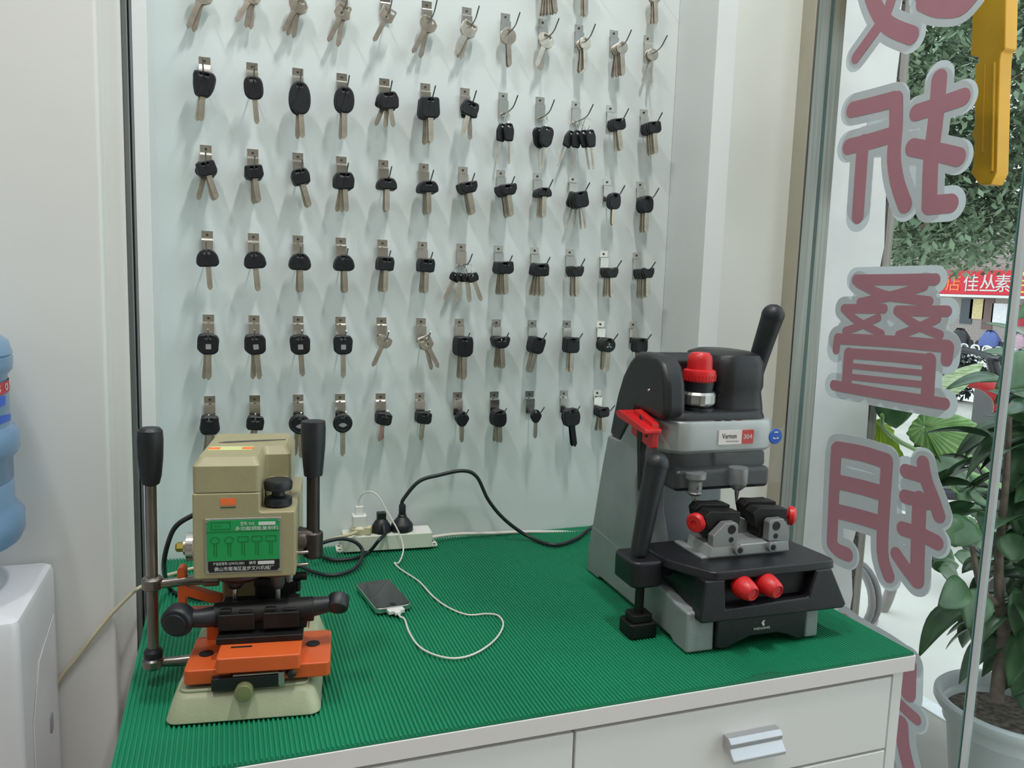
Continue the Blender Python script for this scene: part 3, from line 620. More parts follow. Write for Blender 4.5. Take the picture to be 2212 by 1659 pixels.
# feed levers
b = MB(); b.cyl((-.1235, .1, .030), (-.1215, .1, .290), .0068); b.build('left_lever_rod', M_rod, k1)
b = MB(); b.lathe([(.0068, 0), (.0100, .002), (.0125, .012), (.0145, .035), (.0150, .056), (.0142, .068), (.011, .0715), (.004, .072)], (-.1215, .1, .2545), (.008, 0, 1), 28); b.build('left_lever_grip', M_blkp, k1)
b = MB(); b.lathe([(.0085, -.008), (.0122, -.006), (.0128, .006), (.0085, .009)], (-.1225, .1, .1295), n=24); b.tube([(-.114, .1, .129), (-.105, .1, .129), (-.080, .1, .1315), (-.060, .1, .132)], .0065, 14, rads=(.0058, .0068)); b.cyl((-.062, .1, .132), (-.044, .1, .132), .0090); b.build('left_lever_clamp', M_rod, k1, bevel=.0008)
b = MB(); b.lathe([(.0085, 0), (.0110, .002), (.0115, .010), (.0085, .014)], (-.1235, .1, .031), n=24); b.build('left_lever_collar', M_blkp, k1)
b = MB(); b.lathe([(.009, 0), (.0128, .003), (.0132, .012), (.010, .015)], (-.1235, .1, .0185), n=24); b.tube([(-.115, .1, .0255), (-.095, .1, .0255), (-.074, .102, .0255)], .0062, 14, rads=(.0055, .0075)); b.build('left_lever_foot', M_rod, k1)
b = MB(); b.cyl((.0715, .1, .155), (.0715, .1, .30), .0082); b.build('right_lever_rod', M_dkrod, k1)
b = MB(); b.lathe([(.0088, 0), (.0115, .001), (.0130, .016), (.0150, .040), (.0155, .062), (.0148, .071), (.004, .0725)], (.0715, .1, .2625), n=28); b.build('right_lever_grip', M_blkp, k1)
b = MB(); b.lathe([(.010, -.024), (.0122, -.022), (.0125, .008), (.010, .010)], (.0715, .1, .180), n=24); b.cyl((.048, .1, .183), (.0715, .1, .183), .0118); b.build('right_lever_hub', M_dkrod, k1, bevel=.001)
b = MB(); b.lathe([(.0125, 0), (.0130, .002), (.0130, .010), (.011, .012)], (.0525, .1, .181), (1, 0, 0), 28); b.build('shaft_bushing', mat('dull_bushing', '#77706a', .4, .8), k1)
b = MB(); b.lathe([(.024, 0), (.024, .003), (.0175, .006), (.0175, .014), (.010, .016), (.010, .018)], (-.0635, .085, .180), (-1, 0, 0), 36); b.build('depth_dial', M_chrome, k1)
b = MB(); b.lathe([(.0062, .018), (.0062, .026), (.004, .028)], (-.0635, .085, .180), (-1, 0, 0), 6); b.build('dial_nut', mat('brass_nut', '#b3a04e', .35, .8), k1)
b = MB(); b.prism([(.050, .150), (.068, .150), (.066, .185), (.050, .190)], 'xz', .125, .127); b.build('bracket_plate', M_rod, k1)
for z in (.166, .150):
    b = MB(); b.cyl((.05, .088, z), (.066, .088, z+.001), .0022); b.build('pin', M_chrome, k1)

# ------------------------------------------------------------------ grey and black key machine (right)
M_gry = mat('grey_hammered_paint', '#93989a', 0.42, 0.1, var=0.05, scale=15, bump=0.2, bscale=500)
M_lgry = mat('silver_grey_paint', '#a9adac', 0.35, 0.35, var=0.04, scale=12, bump=0.08, bscale=600)
M_hood = mat('black_moulded_cover', '#1d1d20', 0.40, var=0.1, scale=30, bump=0.12, bscale=600)
M_tray = mat('black_satin_cover', '#1c1b20', 0.36, var=0.1, scale=30, bump=0.12, bscale=500)
M_red = mat('red_plastic', '#cf2024', 0.38, var=0.05, scale=30)
M_mc = mat('machined_grey', '#8f9090', 0.4, 0.5, var=.05)
k2 = thing('key_cutting_machine', (0.753, -0.594, ZT), -1, 'grey and black key cutting machine with red knobs and clear visor', 'key cutting machine')
# base with front opening
b = MB()
def side(x0, x1, taper=0):
    prof = [(0.0, 0.0), (.036, 0), (.046, .006), (.290, .006), (.300, 0), (.345, 0), (.345, .040), (.332, .090), (.150, .080), (.036, .062), (.002, .060)]
    b.prism(prof, 'yz', x0, x1)
side(-.115, -.070); side(.088, .112)
b.bb(-.071, .089, .030, .345, .012, .068); b.prism([(-.071, .052), (.089, .052), (.089, .060), (-.071, .060)], 'xz', .003, .06)
b.build('base', M_gry, k2, bevel=.004)
b = MB(); b.prism([(-.069, .004), (-.050, .002), (-.030, .010), (-.010, .016), (.035, .016), (.055, .010), (.072, .002), (.086, .004), (.086, .051), (-.069, .051)], 'xz', -.004, .03)
dr = b.build('front_drawer', M_hood, k2, bevel=.003)
b = MB(); b.bb(-.056, .074, -.0046, .01, .046, .0475); b.build('drawer_lip', M_blkp, dr)
b = MB(); b.prism([(.005, .035), (.008, .039), (.011, .039), (.009, .036), (.011, .032), (.008, .0305)], 'xz', -.0055, -.0035); b.build('emblem', M_white, dr)
text('lettering', 'WENXING', .0052, M_white, dr, (.007, -.0042, .0265), FR, .0002, width=.028)
# body column: profile in y,z
b = MB()
for x0, x1, P_ in ((-.1145, -.060, [(.150, .066), (.158, .12), (.176, .160), (.178, .21), (.150, .27), (.150, .312), (.190, .322), (.240, .262), (.286, .262), (.302, .208), (.314, .160), (.325, .115), (.343, .040), (.343, .030)]),
                   (-.061, .075, [(.205, .066), (.215, .12), (.220, .20), (.215, .30), (.262, .312), (.286, .262), (.302, .208), (.314, .160), (.325, .115), (.343, .040), (.343, .030)])):
    b.prism(P_, 'yz', x0, x1)
b.build('body', M_gry, k2, bevel=.004)
# head: silver band, black underside
def headring(i, y0=.113, y1=.30): return rrect(0.005, (y0+y1)/2, .212-2*i, y1-y0-2*i, .045-i, 8)
def ring(pts, z, dz=0): return [(p[0], p[1], z + dz*(p[1]-.115)) for p in pts]
b = MB(); b.loft([ring(headring(.006), .262), ring(headring(0), .267), ring(headring(0), .305), ring(headring(.003), .312)]); hb = b.build('head_band', M_lgry, k2, bevel=.002)
for i, x in enumerate((-.018, .000, .020)):
    b = MB(); b.box((x+.012, .122, .3118), (.010, .004, .0016)); b.build('indicator', [M_dkrod, M_black, mat('dim_red_lamp', '#6b2a25', .4)][i], hb)
b = MB(); b.loft([ring(headring(.016), .233), ring(headring(.012), .238), ring(headring(.012), .263)]); b.lathe([(.030, 0), (.030, -.010), (.014, -.016)], (-.040, .165, .236), n=28); b.lathe([(.033, 0), (.032, -.008), (.015, -.014)], (.045, .165, .236), n=28); b.build('underside', M_tray, k2, bevel=.003)
b = MB(); b.prism(rpoly([(-.012, .262), (.082, .262), (.084, .240), (.04, .234), (.020, .240), (.008, .225), (-.006, .228)], .004), 'xz', .118, .15); b.build('spindle_guard', mat('smoky_guard', '#2c2b30', .25, var=.05), k2, bevel=.003)
# black hood: left lobe, rear bridge, right lobe, front deck
b = MB(); b.loft([ring(headring(.012), .311), ring(headring(.016), .321), ring(headring(.022), .325)]); b.build('deck', M_hood, k2, bevel=.003)
b = MB()
hp = [(.240, .255), (.190, .322), (.110, .315), (.095, .330), (.100, .372), (.112, .400), (.130, .411), (.17, .414), (.200, .413), (.222, .398), (.245, .372), (.262, .338), (.275, .300), (.286, .262)]
b.prism(hp, 'yz', -.114, -.078)
b.build('hood_left', M_hood, k2, bevel=.012, seg=5)
b = MB(); b.loft([[(p[0], p[1], z) for p in rrect(.0555, .212, w_, d_, .030, 7)] for z, w_, d_ in ((.318, .100, .140), (.330, .098, .138), (.352, .094, .132), (.360, .098, .136), (.398, .096, .134), (.411, .086, .122), (.4165, .060, .10))])
b.build('hood_right', M_hood, k2, bevel=.002)
b = MB(); b.prism([(.185, .318), (.185, .400), (.20, .4125), (.235, .408), (.262, .37), (.285, .300), (.285, .262), (.27, .262)], 'yz', -.085, .03); b.build('hood_rear', M_hood, k2, bevel=.006)
b = MB(); b.lathe([(.0024, 0), (.002, .0015)], (-.1142, .150, .358), (-1, 0, 0), 12); b.build('hood_screw', M_chrome, k2)
# red topped tracer knob
kx, ky = -.022, .158
b = MB(); b.lathe([(.026, .322), (.026, .329), (.021, .331), (.021, .336)], (kx, ky, 0)); b.build('knob_base', M_blkp, k2)
b = MB(); n = 48; prof = []
for z, rr in ((.334, .0245), (.337, .0262), (.350, .0262), (.354, .0235)):
    prof.append([(kx + (rr + (0.0016 if (i//3) % 2 else 0))*math.cos(2*math.pi*i/n), ky + (rr + (0.0016 if (i//3) % 2 else 0))*math.sin(2*math.pi*i/n), z) for i in range(n)])
b.loft(prof); b.build('knob_silver_ring', M_alu, k2, sharp=25)
b = MB(); b.lathe([(.0215, .353), (.0225, .358), (.0235, .366), (.0235, .372)], (kx, ky, 0)); b.build('knob_collar', M_blkp, k2)
b = MB(); b.lathe([(.0235, .370), (.0255, .372), (.0262, .384), (.0250, .388), (.0200, .390), (.0195, .404), (.0182, .411), (.0140, .4155), (.004, .4165)], (kx, ky, 0), n=40)
for i in range(30):
    a = 2*math.pi*i/30; b.cyl((kx+.0252*math.cos(a), ky+.0252*math.sin(a), .372), (kx+.0258*math.cos(a), ky+.0258*math.sin(a), .381), .0011, n=6)
b.build('knob_red_cap', M_red, k2)
# visor
M_vis = film('clear_visor', '#cfd3d3', dif=.5, transp=.96, gloss=.45, rough=.10)
b = MB(); pts = []
cc = rrect(-.006, .19, .224, .208, .024, 10)
arc = [p for p in cc if p[1] < .15]; arc = sorted(arc, key=lambda p: math.atan2(p[1]-.19, p[0]+.006))
vin = [(p[0]*0.986+.0, p[1]*.99+.002) for p in arc]
b.loft([[(p[0], p[1], z) for p in arc] + [(p[0], p[1], z) for p in vin[::-1]] for z in (.218, .306)]); vz = b.build('visor', M_vis, k2)
vz['label'] = 'clear curved plastic visor'
b = MB(); pts = [(-.112, .173), (-.100, .173)]; 
b.prism(rpoly([(.118, .272), (.185, .284), (.185, .318), (.175, .325), (.118, .312)], .004), 'yz', -.123, -.111)
b.prism(rpoly([(.110, .296), (.205, .308), (.212, .315), (.200, .320), (.110, .304)], .003), 'yz', -.139, -.111)
rp = b.build('visor_hinge', M_red, k2, bevel=.003); rp['label'] = 'red visor hinge flange'
for y, z in ((.135, .290), (.160, .296)):
    b = MB(); b.lathe([(.0035, 0), (.003, .0012)], (-.123, y, z), (-1, 0, 0), 14); b.build('hinge_screw', M_blk, rp)
lb = MB(); lb.bb(-.010, .0315, .1105, .1125, .2765, .2985); l1 = lb.build('name_label', mat('white_label', '#e6e0da', .45), hb); l1['label'] = 'white and red name label'
lb = MB(); lb.bb(.0315, .0530, .1105, .1125, .2765, .2985); lb.build('red_field', M_red, l1)
text('lettering', 'Vernon', .0115, M_black, l1, (.009, .1102, .2895), FR, .0002, width=.026); lb = MB(); lb.bb(.003, .026, .1101, .1106, .2812, .2818); lb.build('underline', M_black, l1)
text('lettering', '304', .0105, M_white, l1, (.0425, .1102, .2875), FR, .0002, width=.015)
b = MB(); b.lathe([(.0122, 0), (.0115, .0012), (.003, .0016)], (.0745, .0853, .292), (0, -1, 0), 32); bl = b.build('blue_sticker', mat('blue_sticker', '#1f57b8', .4, var=.05), vz); bl['label'] = 'round blue sticker with white marks'
b = MB(); b.box((.0715, .0836, .2895), (.0045, .001, .002), ry=20); b.box((.0775, .0836, .2895), (.0035, .001, .002), ry=-20); b.box((.0745, .0836, .299), (.007, .001, .002)); b.build('white_marks', M_white, bl)
# handles
def grip(pts, r0, r1, name):
    b = MB(); P_ = spline(pts, 6); L_ = len(P_); u = None; rings = []
    a0 = (P_[1]-P_[0]).normalized(); a1 = (P_[-1]-P_[-2]).normalized()
    b.tube(pts, r0, 24, 6, rads=(r0, r1))
    b.sphere(P_[-1], r1*1.02)
    b.lathe([(r1*.96, -.0012), (r1*.96, .0012)], P_[-1]+a1*0.0, a1, 24)
    return b.build(name, M_blkp, k2)
grip([(.112, .215, .330), (.116, .198, .40), (.1235, .178, .476)], .0130, .0185, 'right_lever_grip')
b = MB(); b.cyl((.095, .235, .255), (.113, .212, .335), .007); b.build('right_lever_rod', M_blk, k2)
grip([(-.152, .085, .124), (-.140, .088, .19), (-.1265, .092, .255)], .0130, .0180, 'left_lever_grip')
b = MB(); b.prism(rpoly([(.14, .20), (.152, .20), (.165, .29), (.158, .32), (.147, .31), (.150, .27)], .004), 'yz', -.124, -.116); b.build('link_arm', M_blk, k2, bevel=.001)
b = MB(); b.prism(rrect(-.148, .092, .052, .070, .012), 'xy', .078, .118); b.bb(-.128, -.10, .07, .13, .088, .116); b.build('lever_block', M_tray, k2, bevel=.005)
b = MB(); b.cyl((-.150, .080, .03), (-.150, .080, .085), .0068); b.build('stop_pin', M_blk, k2)
b = MB(); b.prism(rrect(-.150, .080, .046, .040, .006), 'xy', .0005, .022); b.prism(rrect(-.150, .080, .034, .030, .006), 'xy', .022, .034); b.build('stop_foot', M_blk, k2, bevel=.002)
# black carriage cover with recess and two red knobs
b = MB()
top = [(-.130, .098), (-.125, .128), (.105, .135), (.120, .09), (.128, .02), (.128, -.008), (.104, -.010), (-.086, -.012), (-.112, .030), (-.128, .06)]
b.loft([[(x, y, .108) for x, y in rpoly(top, .008)], [(x*0.985, y, .122) for x, y in rpoly(top, .010)]])
b.prism([(-.100, .048), (-.104, .052), (-.098, .110), (-.066, .110), (-.062, .066), (.080, .070), (.090, .110), (.118, .110), (.150, .052), (.145, .046)], 'xz', -.012, .012)
b.prism([(-.100, .048), (.146, .048), (.122, .110), (-.098, .110)], 'xz', .010, .115)
b.build('carriage_cover', M_tray, k2, bevel=.005, seg=4)
b = MB(); b.bb(-.060, .082, .004, .0095, .072, .108); b.bb(.010, .022, -.004, .006, .104, .110); b.build('recess_plate', M_blk, k2)
for x in (-.038, .003):
    b = MB(); b.lathe([(.0100, -.006), (.0155, .002), (.0162, .010), (.0148, .019), (.0116, .029), (.0090, .0315), (.0082, .0313), (.0076, .0295), (.001, .0295)], (x+.001, -.002, .0975), (.12, -1, -.14), 36)
    o = b.build('clamp_knob', M_red, k2)
    b = MB(); b.cyl((x, .012, .092), (x+.002, -.006, .0935), .006); b.build('knob_stem', M_alu, o)
# vice on the carriage
b = MB(); b.bb(-.074, .070, .040, .118, .1215, .126); b.prism([(-.064, .1255), (.076, .1255), (.073, .142), (-.061, .142)], 'xz', .034, .098)
vb = b.build('vice_base', M_lgry, k2, bevel=.0015)
b = MB(); b.lathe([(.050, -.01), (.050, .01)], (.006, .092, .118), (0, 1, 0), 40); b.build('vice_saddle', M_mc, vb)
for x, sgn in ((-.034, 1), (.048, -1)):
    b = MB(); q = [(x-.026, .140), (x+.016, .140), (x+.016, .172), (x+.012, .176), (x-.006, .176), (x-.026, .158)] if sgn > 0 else [(x-.012, .144), (x+.026, .140), (x+.026, .155), (x+.014, .176), (x-.008, .176), (x-.012, .172)]
    b.prism(q, 'xz', .034, .048); cyl_ = b.build('vice_upright', M_mc, k2, bevel=.001)
    cx = x + (.005 if sgn > 0 else .001)
    b = MB(); b.cyl((cx, .0335, .166), (cx, .036, .166), .0068); b.cyl((cx, .0335, .1505), (cx, .036, .1505), .0040); b.build('bore', M_blk, cyl_)
    b = MB(); b.cyl((x+.012*sgn+.004, .026, .136), (x+.012*sgn+.004, .034, .136), .0078); o = b.build('vice_screw', M_mc, k2, bevel=.001)
    b = MB(); b.cyl((x+.012*sgn+.004, .0255, .136), (x+.012*sgn+.004, .028, .136), .0045, n=6); b.build('hex_socket', M_blk, o)
for sgn, x0 in ((1, -.062), (-1, .022)):
    b = MB(); x1 = x0 + .058
    b.prism(rpoly([(x0+.004, .160), (x1-.004, .160), (x1, .172), (x1, .186), (x0+.006, .190), (x0-.004, .182)], .002), 'xz', .050, .074)
    b.prism(rpoly([(x0+.004, .164), (x1-.004, .164), (x1, .174), (x1, .190), (x0+.006, .194), (x0-.002, .186)], .002), 'xz', .078, .100)
    b.bb(x0+.010, x1-.010, .05, .09, .146, .164)
    b.cyl((x0+.014, .098, .176), (x0+.050, .098, .176), .016)
    b.build('key_jaw', M_blk, k2, bevel=.0012)
for x, dx in ((-.066, -1), (.090, 1)):
    b = MB(); b.cyl((x-dx*.006, .066, .172), (x+dx*.004, .064, .171), .0055); b.lathe([(.007, -.003), (.0145, 0), (.0150, .006), (.0120, .010), (.005, .0102), (.0045, .008)], (x+dx*.003, .064, .171), (dx, -.55, -.05), 32); b.build('jaw_knob', M_red, k2)
# spindle and tracer
b = MB(); b.lathe([(.0165, .225), (.0165, .217), (.0110, .212), (.0105, .196), (.0125, .194), (.0080, .190)], (-.054, .10, .012), n=28); b.cyl((-.054, .085, .216), (-.054, .09, .216), .003); b.build('tracer_holder', M_mc, k2)
b = MB(); b.lathe([(.0032, .204), (.0032, .185), (.0016, .176)], (-.054, .10, .012), n=14); b.build('tracer_pin', M_chrome, k2)
b = MB(); b.lathe([(.0150, .236), (.0150, .212), (.0125, .206), (.0060, .200)], (.022, .10, .006), n=28); b.build('chuck', M_mc, k2)
b = MB(); b.lathe([(.0048, .206), (.0038, .196), (.0022, .186), (.0010, .178)], (.022, .10, .006), n=14); b.build('cutter', M_chrome, k2)
b = MB(); b.bb(-.085, .085, .104, .18, .206, .240); b.build('spindle_block', M_tray, k2, bevel=.008)
# ------------------------------------------------------------------ power strip, plugs, cables
M_ivory = mat('ivory_plastic', '#d8dccb', 0.4, var=0.03, scale=20)
M_ivy2 = mat('yellowed_plastic', '#d3cba8', 0.4, var=0.05, scale=40)
M_whp = mat('white_plastic', '#e4e3de', 0.35, var=0.02)
M_blcord = mat('black_rubber_cord', '#20262a', 0.42, var=0.08)
M_crcord = mat('cream_cord', '#c9c0a0', 0.5, var=0.06)
M_whcord = mat('white_cord', '#dcd6cd', 0.45, var=0.03)
st = thing('power_strip', (0.318, -0.0318, ZT+.0002), -3.5, 'ivory power strip against the wall between the two machines', 'power strip')
b = MB(); b.prism(rrect(0, 0, .170, .050, .004), 'xy', .001, .031); b.build('housing', M_ivory, st, bevel=.002)
for s_ in (-1, 1):
    b = MB(); b.prism(rrect(s_*.088, 0, .018, .036, .005), 'xy', .0, .003); e = b.build('mounting_ear', M_ivory, st)
    for y in (-.011, .011):
        b = MB(); b.cyl((s_*.091, y, .0029), (s_*.091, y, .0033), .003); b.build('screw_hole', M_blk, e)
for x in (-.052, -.012, .030, .066):
    b = MB(); b.prism(rrect(x, 0, .034, .040, .004), 'xy', .0308, .0316); b.build('socket', M_whp, st, bevel=.0003)
def thingmesh(b, name, m_, label, cat, group=None, **k):
    return tag(b.build(name, m_, None, **k), label, cat, group)
# charger standing in the first socket
t = thing('usb_charger', (0.264, -0.0330, ZT+.0316), -3, 'white phone charger standing on a cream adapter in the power strip', 'charger')
b = MB(); b.lathe([(.0165, .0), (.0175, .004), (.0175, .012), (.0120, .018)], (0, 0, 0), n=24); b.box((.012, -.008, .008), (.02, .016, .014), rz=-20); b.build('adapter', M_ivy2, t, bevel=.001)
b = MB(); b.prism(rrect(0, 0, .027, .026, .004), 'xy', .014, .037); b.build('charger_body', M_whp, t, bevel=.002)
b = MB(); b.prism(rrect(0, 0, .015, .010, .002), 'xy', .037, .053); b.build('usb_plug', M_whp, t, bevel=.001)
t = thing('power_plug', (0.306, -0.034, ZT+.0316), 0, 'short black plug in the middle socket of the power strip', 'plug')
b = MB(); b.lathe([(.0190, 0), (.0195, .003), (.0190, .010), (.0120, .022), (.0075, .026)], n=28); b.build('plug_body', M_blkp, t)
b = MB(); b.box((0, 0, .030), (.017, .013, .018)); b.tube([(0, -.004, .018), (.002, -.016, .012), (.003, -.024, .002)], .0055, 12, rads=(.0065, .0045)); b.build('strain_relief', M_blkp, t, bevel=.0015)
t = thing('power_plug', (0.3465, -0.035, ZT+.0316), 0, 'large round black plug with upright cable in the power strip', 'plug')
b = MB(); b.lathe([(.0205, 0), (.0215, .002), (.0210, .012), (.0190, .015), (.0120, .024), (.0080, .028)], n=32); b.build('plug_body', M_blkp, t)
b = MB(); b.lathe([(.0082, .027), (.0088, .030), (.0070, .032), (.0066, .050), (.0054, .052)], n=20); b.build('strain_relief', M_blkp, t)
def cable(pts, r, m_, label, name='cable', k=7):
    b = MB(); b.tube(pts, r, 10, k); return thingmesh(b, name, m_, label, 'cable')
A = at
TZ = ZT + .0005
def onmat(px, py, r): return A(px, py, 'z', TZ + r)
t_ = Vector((0.3465, -0.035, ZT+.0316+.050))
cable([t_, t_+Vector((.002, 0, .012)), A(905, 1040, 'y', -.036), A(950, 1026, 'y', -.037), A(1000, 1017, 'y', -.040), A(1030, 1030, 'y', -.044), A(1055, 1080, 'y', -.050), A(1090, 1122, 'y', -.055), A(1140, 1158, 'y', -.062),
       onmat(1195, 1177, .0038), onmat(1240, 1166, .0038), A(1275, 1142, 'y', -.050), (0.80, -.07, .83), (0.84, -.245, .84)], .0037, M_blcord, 'thick black cable arching from the power strip to the grey machine')
p0 = Vector((0.309, -0.058, ZT+.033))
cable([p0, A(818, 1168, 'y', -.085), onmat(797, 1192, .0036), onmat(768, 1205, .0036), onmat(722, 1210, .0036), onmat(682, 1196, .0038), onmat(655, 1188, .0038) , A(672, 1182, 'y', -.105), A(712, 1168, 'y', -.095), A(745, 1164, 'y', -.090), A(772, 1174, 'y', -.092), A(784, 1194, 'y', -.100), onmat(775, 1218, .008), onmat(752, 1235, .0036), onmat(715, 1243, .0036), onmat(680, 1236, .0036), onmat(640, 1222, .0036), onmat(560, 1215, .0036), onmat(470, 1290, .0036), onmat(395, 1285, .0036), A(366, 1270, 'z', TZ+.006), A(354, 1225, 'y', -.34), A(364, 1170, 'y', -.37), A(385, 1132, 'y', -.39), (-.005, -.39, .975)], .0034, M_blcord, 'black cable looping from the power strip behind the beige machine')
# dispenser lead and strip lead
cable([Vector((0.256, -0.052, ZT+.040)), A(752, 1156, 'y', -.066), A(720, 1163, 'y', -.075), onmat(672, 1177, .0032), onmat(600, 1190, .003), onmat(500, 1210, .003), onmat(410, 1229, .003), onmat(385, 1236, .003), A(354, 1245, 'y', -.150), A(330, 1256, 'y', -.165), A(302, 1269, 'y', -.2125), A(285, 1282, 'y', -.2125), A(245, 1322, 'y', -.2115), A(205, 1370, 'y', -.2115), A(165, 1422, 'y', -.2115), A(128, 1468, 'y', -.2115), (-.245, -.2115, .62)], .0029, M_crcord, 'cream lead running behind the beige machine down to the water dispenser')
cable([(0.402, -.034, ZT+.012), A(985, 1154, 'y', -.020), A(1060, 1152, 'y', -.016), A(1130, 1149, 'y', -.014), A(1200, 1149, 'y', -.018), A(1240, 1150, 'y', -.024), A(1275, 1147, 'y', -.024), (0.83, -.05, ZT+.004), (0.905, -.012, ZT+.004)], .0034, M_whcord, 'thick white cord lying along the foot of the key board')
# phone and its charging cable
ph = thing('smartphone', (0.2635, -0.2835, ZT+.0004), 7.1, 'dark glass smartphone lying on the green mat while charging', 'phone')
b = MB(); b.prism(rrect(0, 0, .0586, .115, .009, 8), 'xy', .0004, .0088); b.build('metal_frame', mat('polished_steel_band', '#c8ccc9', .22, .95), ph, bevel=.0012)
b = MB(); b.prism(rrect(0, 0, .0560, .1125, .008, 8), 'xy', .0086, .0096); g = b.build('glass_front', mat('black_phone_glass', '#101418', .08, var=.02, coat=.6), ph, bevel=.0004)
b = MB(); b.lathe([(.0052, 0), (.0050, .0002)], (0, -.049, .0096), n=24); b.build('home_button', M_blk, g)
b = MB(); b.bb(-.006, .006, .0485, .0495, .0096, .0098); b.build('speaker_slot', M_dkrod, g)
wc = thing('charging_cable', (0.27, -0.345, ZT), 0, 'thin white charging cable curling across the mat to the phone', 'cable')
ca = math.radians(7.1); pb = Vector((0.2635, -0.2835, 0)) + Vector((math.sin(ca)*.0575, -math.cos(ca)*.0575, 0)); dn = Vector((math.sin(ca), -math.cos(ca), 0))
b = MB(); c_ = pb + dn*.0065 + Vector((0, 0, ZT+.0052)); b.box(c_, (.026, .012, .0062), rz=7.1); b.box(c_ + dn*.009, (.010, .008, .005), rz=7.1)
P(b, 'dock_connector', M_whp, wc, bevel=.001)
cp = [(0.264, -.033, ZT+.0316+.052), A(776, 1080, 'y', -.034), A(783, 1067, 'y', -.038), A(800, 1062, 'y', -.045), A(817, 1072, 'y', -.055), A(838, 1108, 'y', -.068), A(858, 1143, 'y', -.085), A(870, 1175, 'y', -.100), A(870, 1196, 'y', -.118), onmat(861, 1216, .0016), onmat(852, 1216, .0012), onmat(866, 1230, .0012), onmat(905, 1256, .0012), onmat(935, 1288, .0012), onmat(968, 1312, .0012), onmat(1010, 1328, .0012), onmat(1050, 1326, .0012), onmat(1076, 1330, .0012), onmat(1087, 1350, .0012), onmat(1070, 1381, .0012), onmat(1030, 1410, .0012), onmat(985, 1422, .0012), onmat(940, 1415, .0012), onmat(905, 1396, .0012), onmat(884, 1366, .0012), onmat(874, 1338, .0014), c_ + dn*.022 + Vector((0, 0, -.001)), c_ + dn*.012]
b = MB(); b.tube(cp, .00145, 8, 7); P(b, 'cord', M_whcord, wc)

# ------------------------------------------------------------------ water dispenser with bottle
wd = thing('water_dispenser', (-.366, -.322, 0), 0, 'white water dispenser at the left edge with a blue bottle on top', 'water dispenser')
M_wd = mat('white_dispenser_plastic', '#dfe0e4', 0.25, var=0.015)
b = MB()
def drect(i, z): return [(p[0], p[1], z) for p in rrect(0, 0, .300-2*i, .222-2*i, .010, 6)]
b.loft([drect(0, 0.02), drect(0, .80), drect(0.0, .852), drect(.002, .859), drect(.007, .8625)]); b.build('body', M_wd, wd)
b = MB(); b.bb(-.12, .12, -.113, -.105, .40, .81); b.build('front_panel', mat('pale_front_panel', '#d5cfd1', .4), wd, bevel=.003)
b = MB(); b.loft([[(.1502, y, z) for y, z in q] for q in ([(-.07, .30), (-.05, .74), (.075, .79), (.085, .30)],)] , cap=True) if False else b.prism([(-.060, .30), (-.060, .70), (-.015, .765), (.085, .790), (.085, .30)], 'yz', .149, .1515); b.build('side_panel', M_wd, wd, bevel=.002)
b = MB(); b.prism(rrect(.04, .645, .016, .030, .007), 'yz', .151, .153); b.build('grip_recess', mat('grey_recess', '#9a9da0', .5), wd, bevel=.001)
b = MB(); b.lathe([(.104, .860), (.100, .874), (.085, .888), (.06, .892), (.05, .880), (.05, .860)], (.0, .005, 0), n=48); b.build('bottle_seat', M_wd, wd)
wb = thing('water_bottle', (-.368, -.320, .895), 0, 'large pale blue water bottle upside down on the white dispenser', 'bottle')
M_bot = bpy.data.materials.new('blue_polycarbonate'); M_bot.use_nodes = True; bn = M_bot.node_tree; pb_ = bn.nodes['Principled BSDF']
tn = bn.nodes.new('ShaderNodeTexCoord'); nn = bn.nodes.new('ShaderNodeTexNoise'); nn.inputs['Scale'].default_value = 6; bn.links.new(tn.outputs['Object'], nn.inputs[0])
rr_ = bn.nodes.new('ShaderNodeValToRGB'); rr_.color_ramp.elements[0].color = (*lin('#7da3c8'), 1); rr_.color_ramp.elements[1].color = (*lin('#9bbcd8'), 1); bn.links.new(nn.outputs[0], rr_.inputs[0]); bn.links.new(rr_.outputs[0], pb_.inputs['Base Color'])
pb_.inputs['Roughness'].default_value = .18; pb_.inputs['Transmission Weight'].default_value = .45; pb_.inputs['IOR'].default_value = 1.2
prof = [(.028, -.02), (.030, .0), (.060, .014), (.100, .028), (.133, .048), (.138, .062), (.138, .092), (.131, .104), (.127, .112), (.127, .150), (.1255, .152), (.127, .155), (.127, .190), (.133, .198), (.136, .206), (.136, .232), (.132, .240), (.126, .246), (.125, .330), (.131, .340), (.132, .350), (.132, .362), (.1300, .364), (.132, .367), (.128, .388), (.112, .404), (.080, .412), (.03, .414)]
b = MB(); b.lathe(prof, (0, 0, 0), n=64); b.build('bottle_body', M_bot, wb)
M_band = mat('red_label_band', '#b8353d', .5, var=.05); M_blue = mat('blue_label_wave', '#2f5fc4', .45, var=.08)
def wrap(r, a0, a1, zf0, zf1, n=24):
    b = MB(); lo, hi = [], []
    for i in range(n+1):
        a = R(a0 + (a1-a0)*i/n); lo.append(b.v((r*math.cos(a), r*math.sin(a), zf0(i/n)))); hi.append(b.v((r*math.cos(a), r*math.sin(a), zf1(i/n))))
    for i in range(n): b.face((lo[i], lo[i+1], hi[i+1], hi[i]))
    return b
wb.scale = (1, 1, .78)
bd = wrap(.1262, -150, 28, lambda t: .302, lambda t: .322).build('label_band', M_band, wb); bd['label'] = 'red printed band with white letters'
for i, ch in enumerate('JIALEASON'):
    a = -78 + i*11
    text('lettering', ch, .017, M_white, bd, (.1267*math.cos(R(a)), .1267*math.sin(R(a)), .312), (R(90), 0, R(a+90)), .00015)
w1 = wrap(.1264, -120, 10, lambda t: .250+.012*(1-t)+.003*math.sin(t*9), lambda t: .262+.014*(1-t)+.004*math.sin(t*9+.5))
w1.build('blue_wave', M_blue, wb)
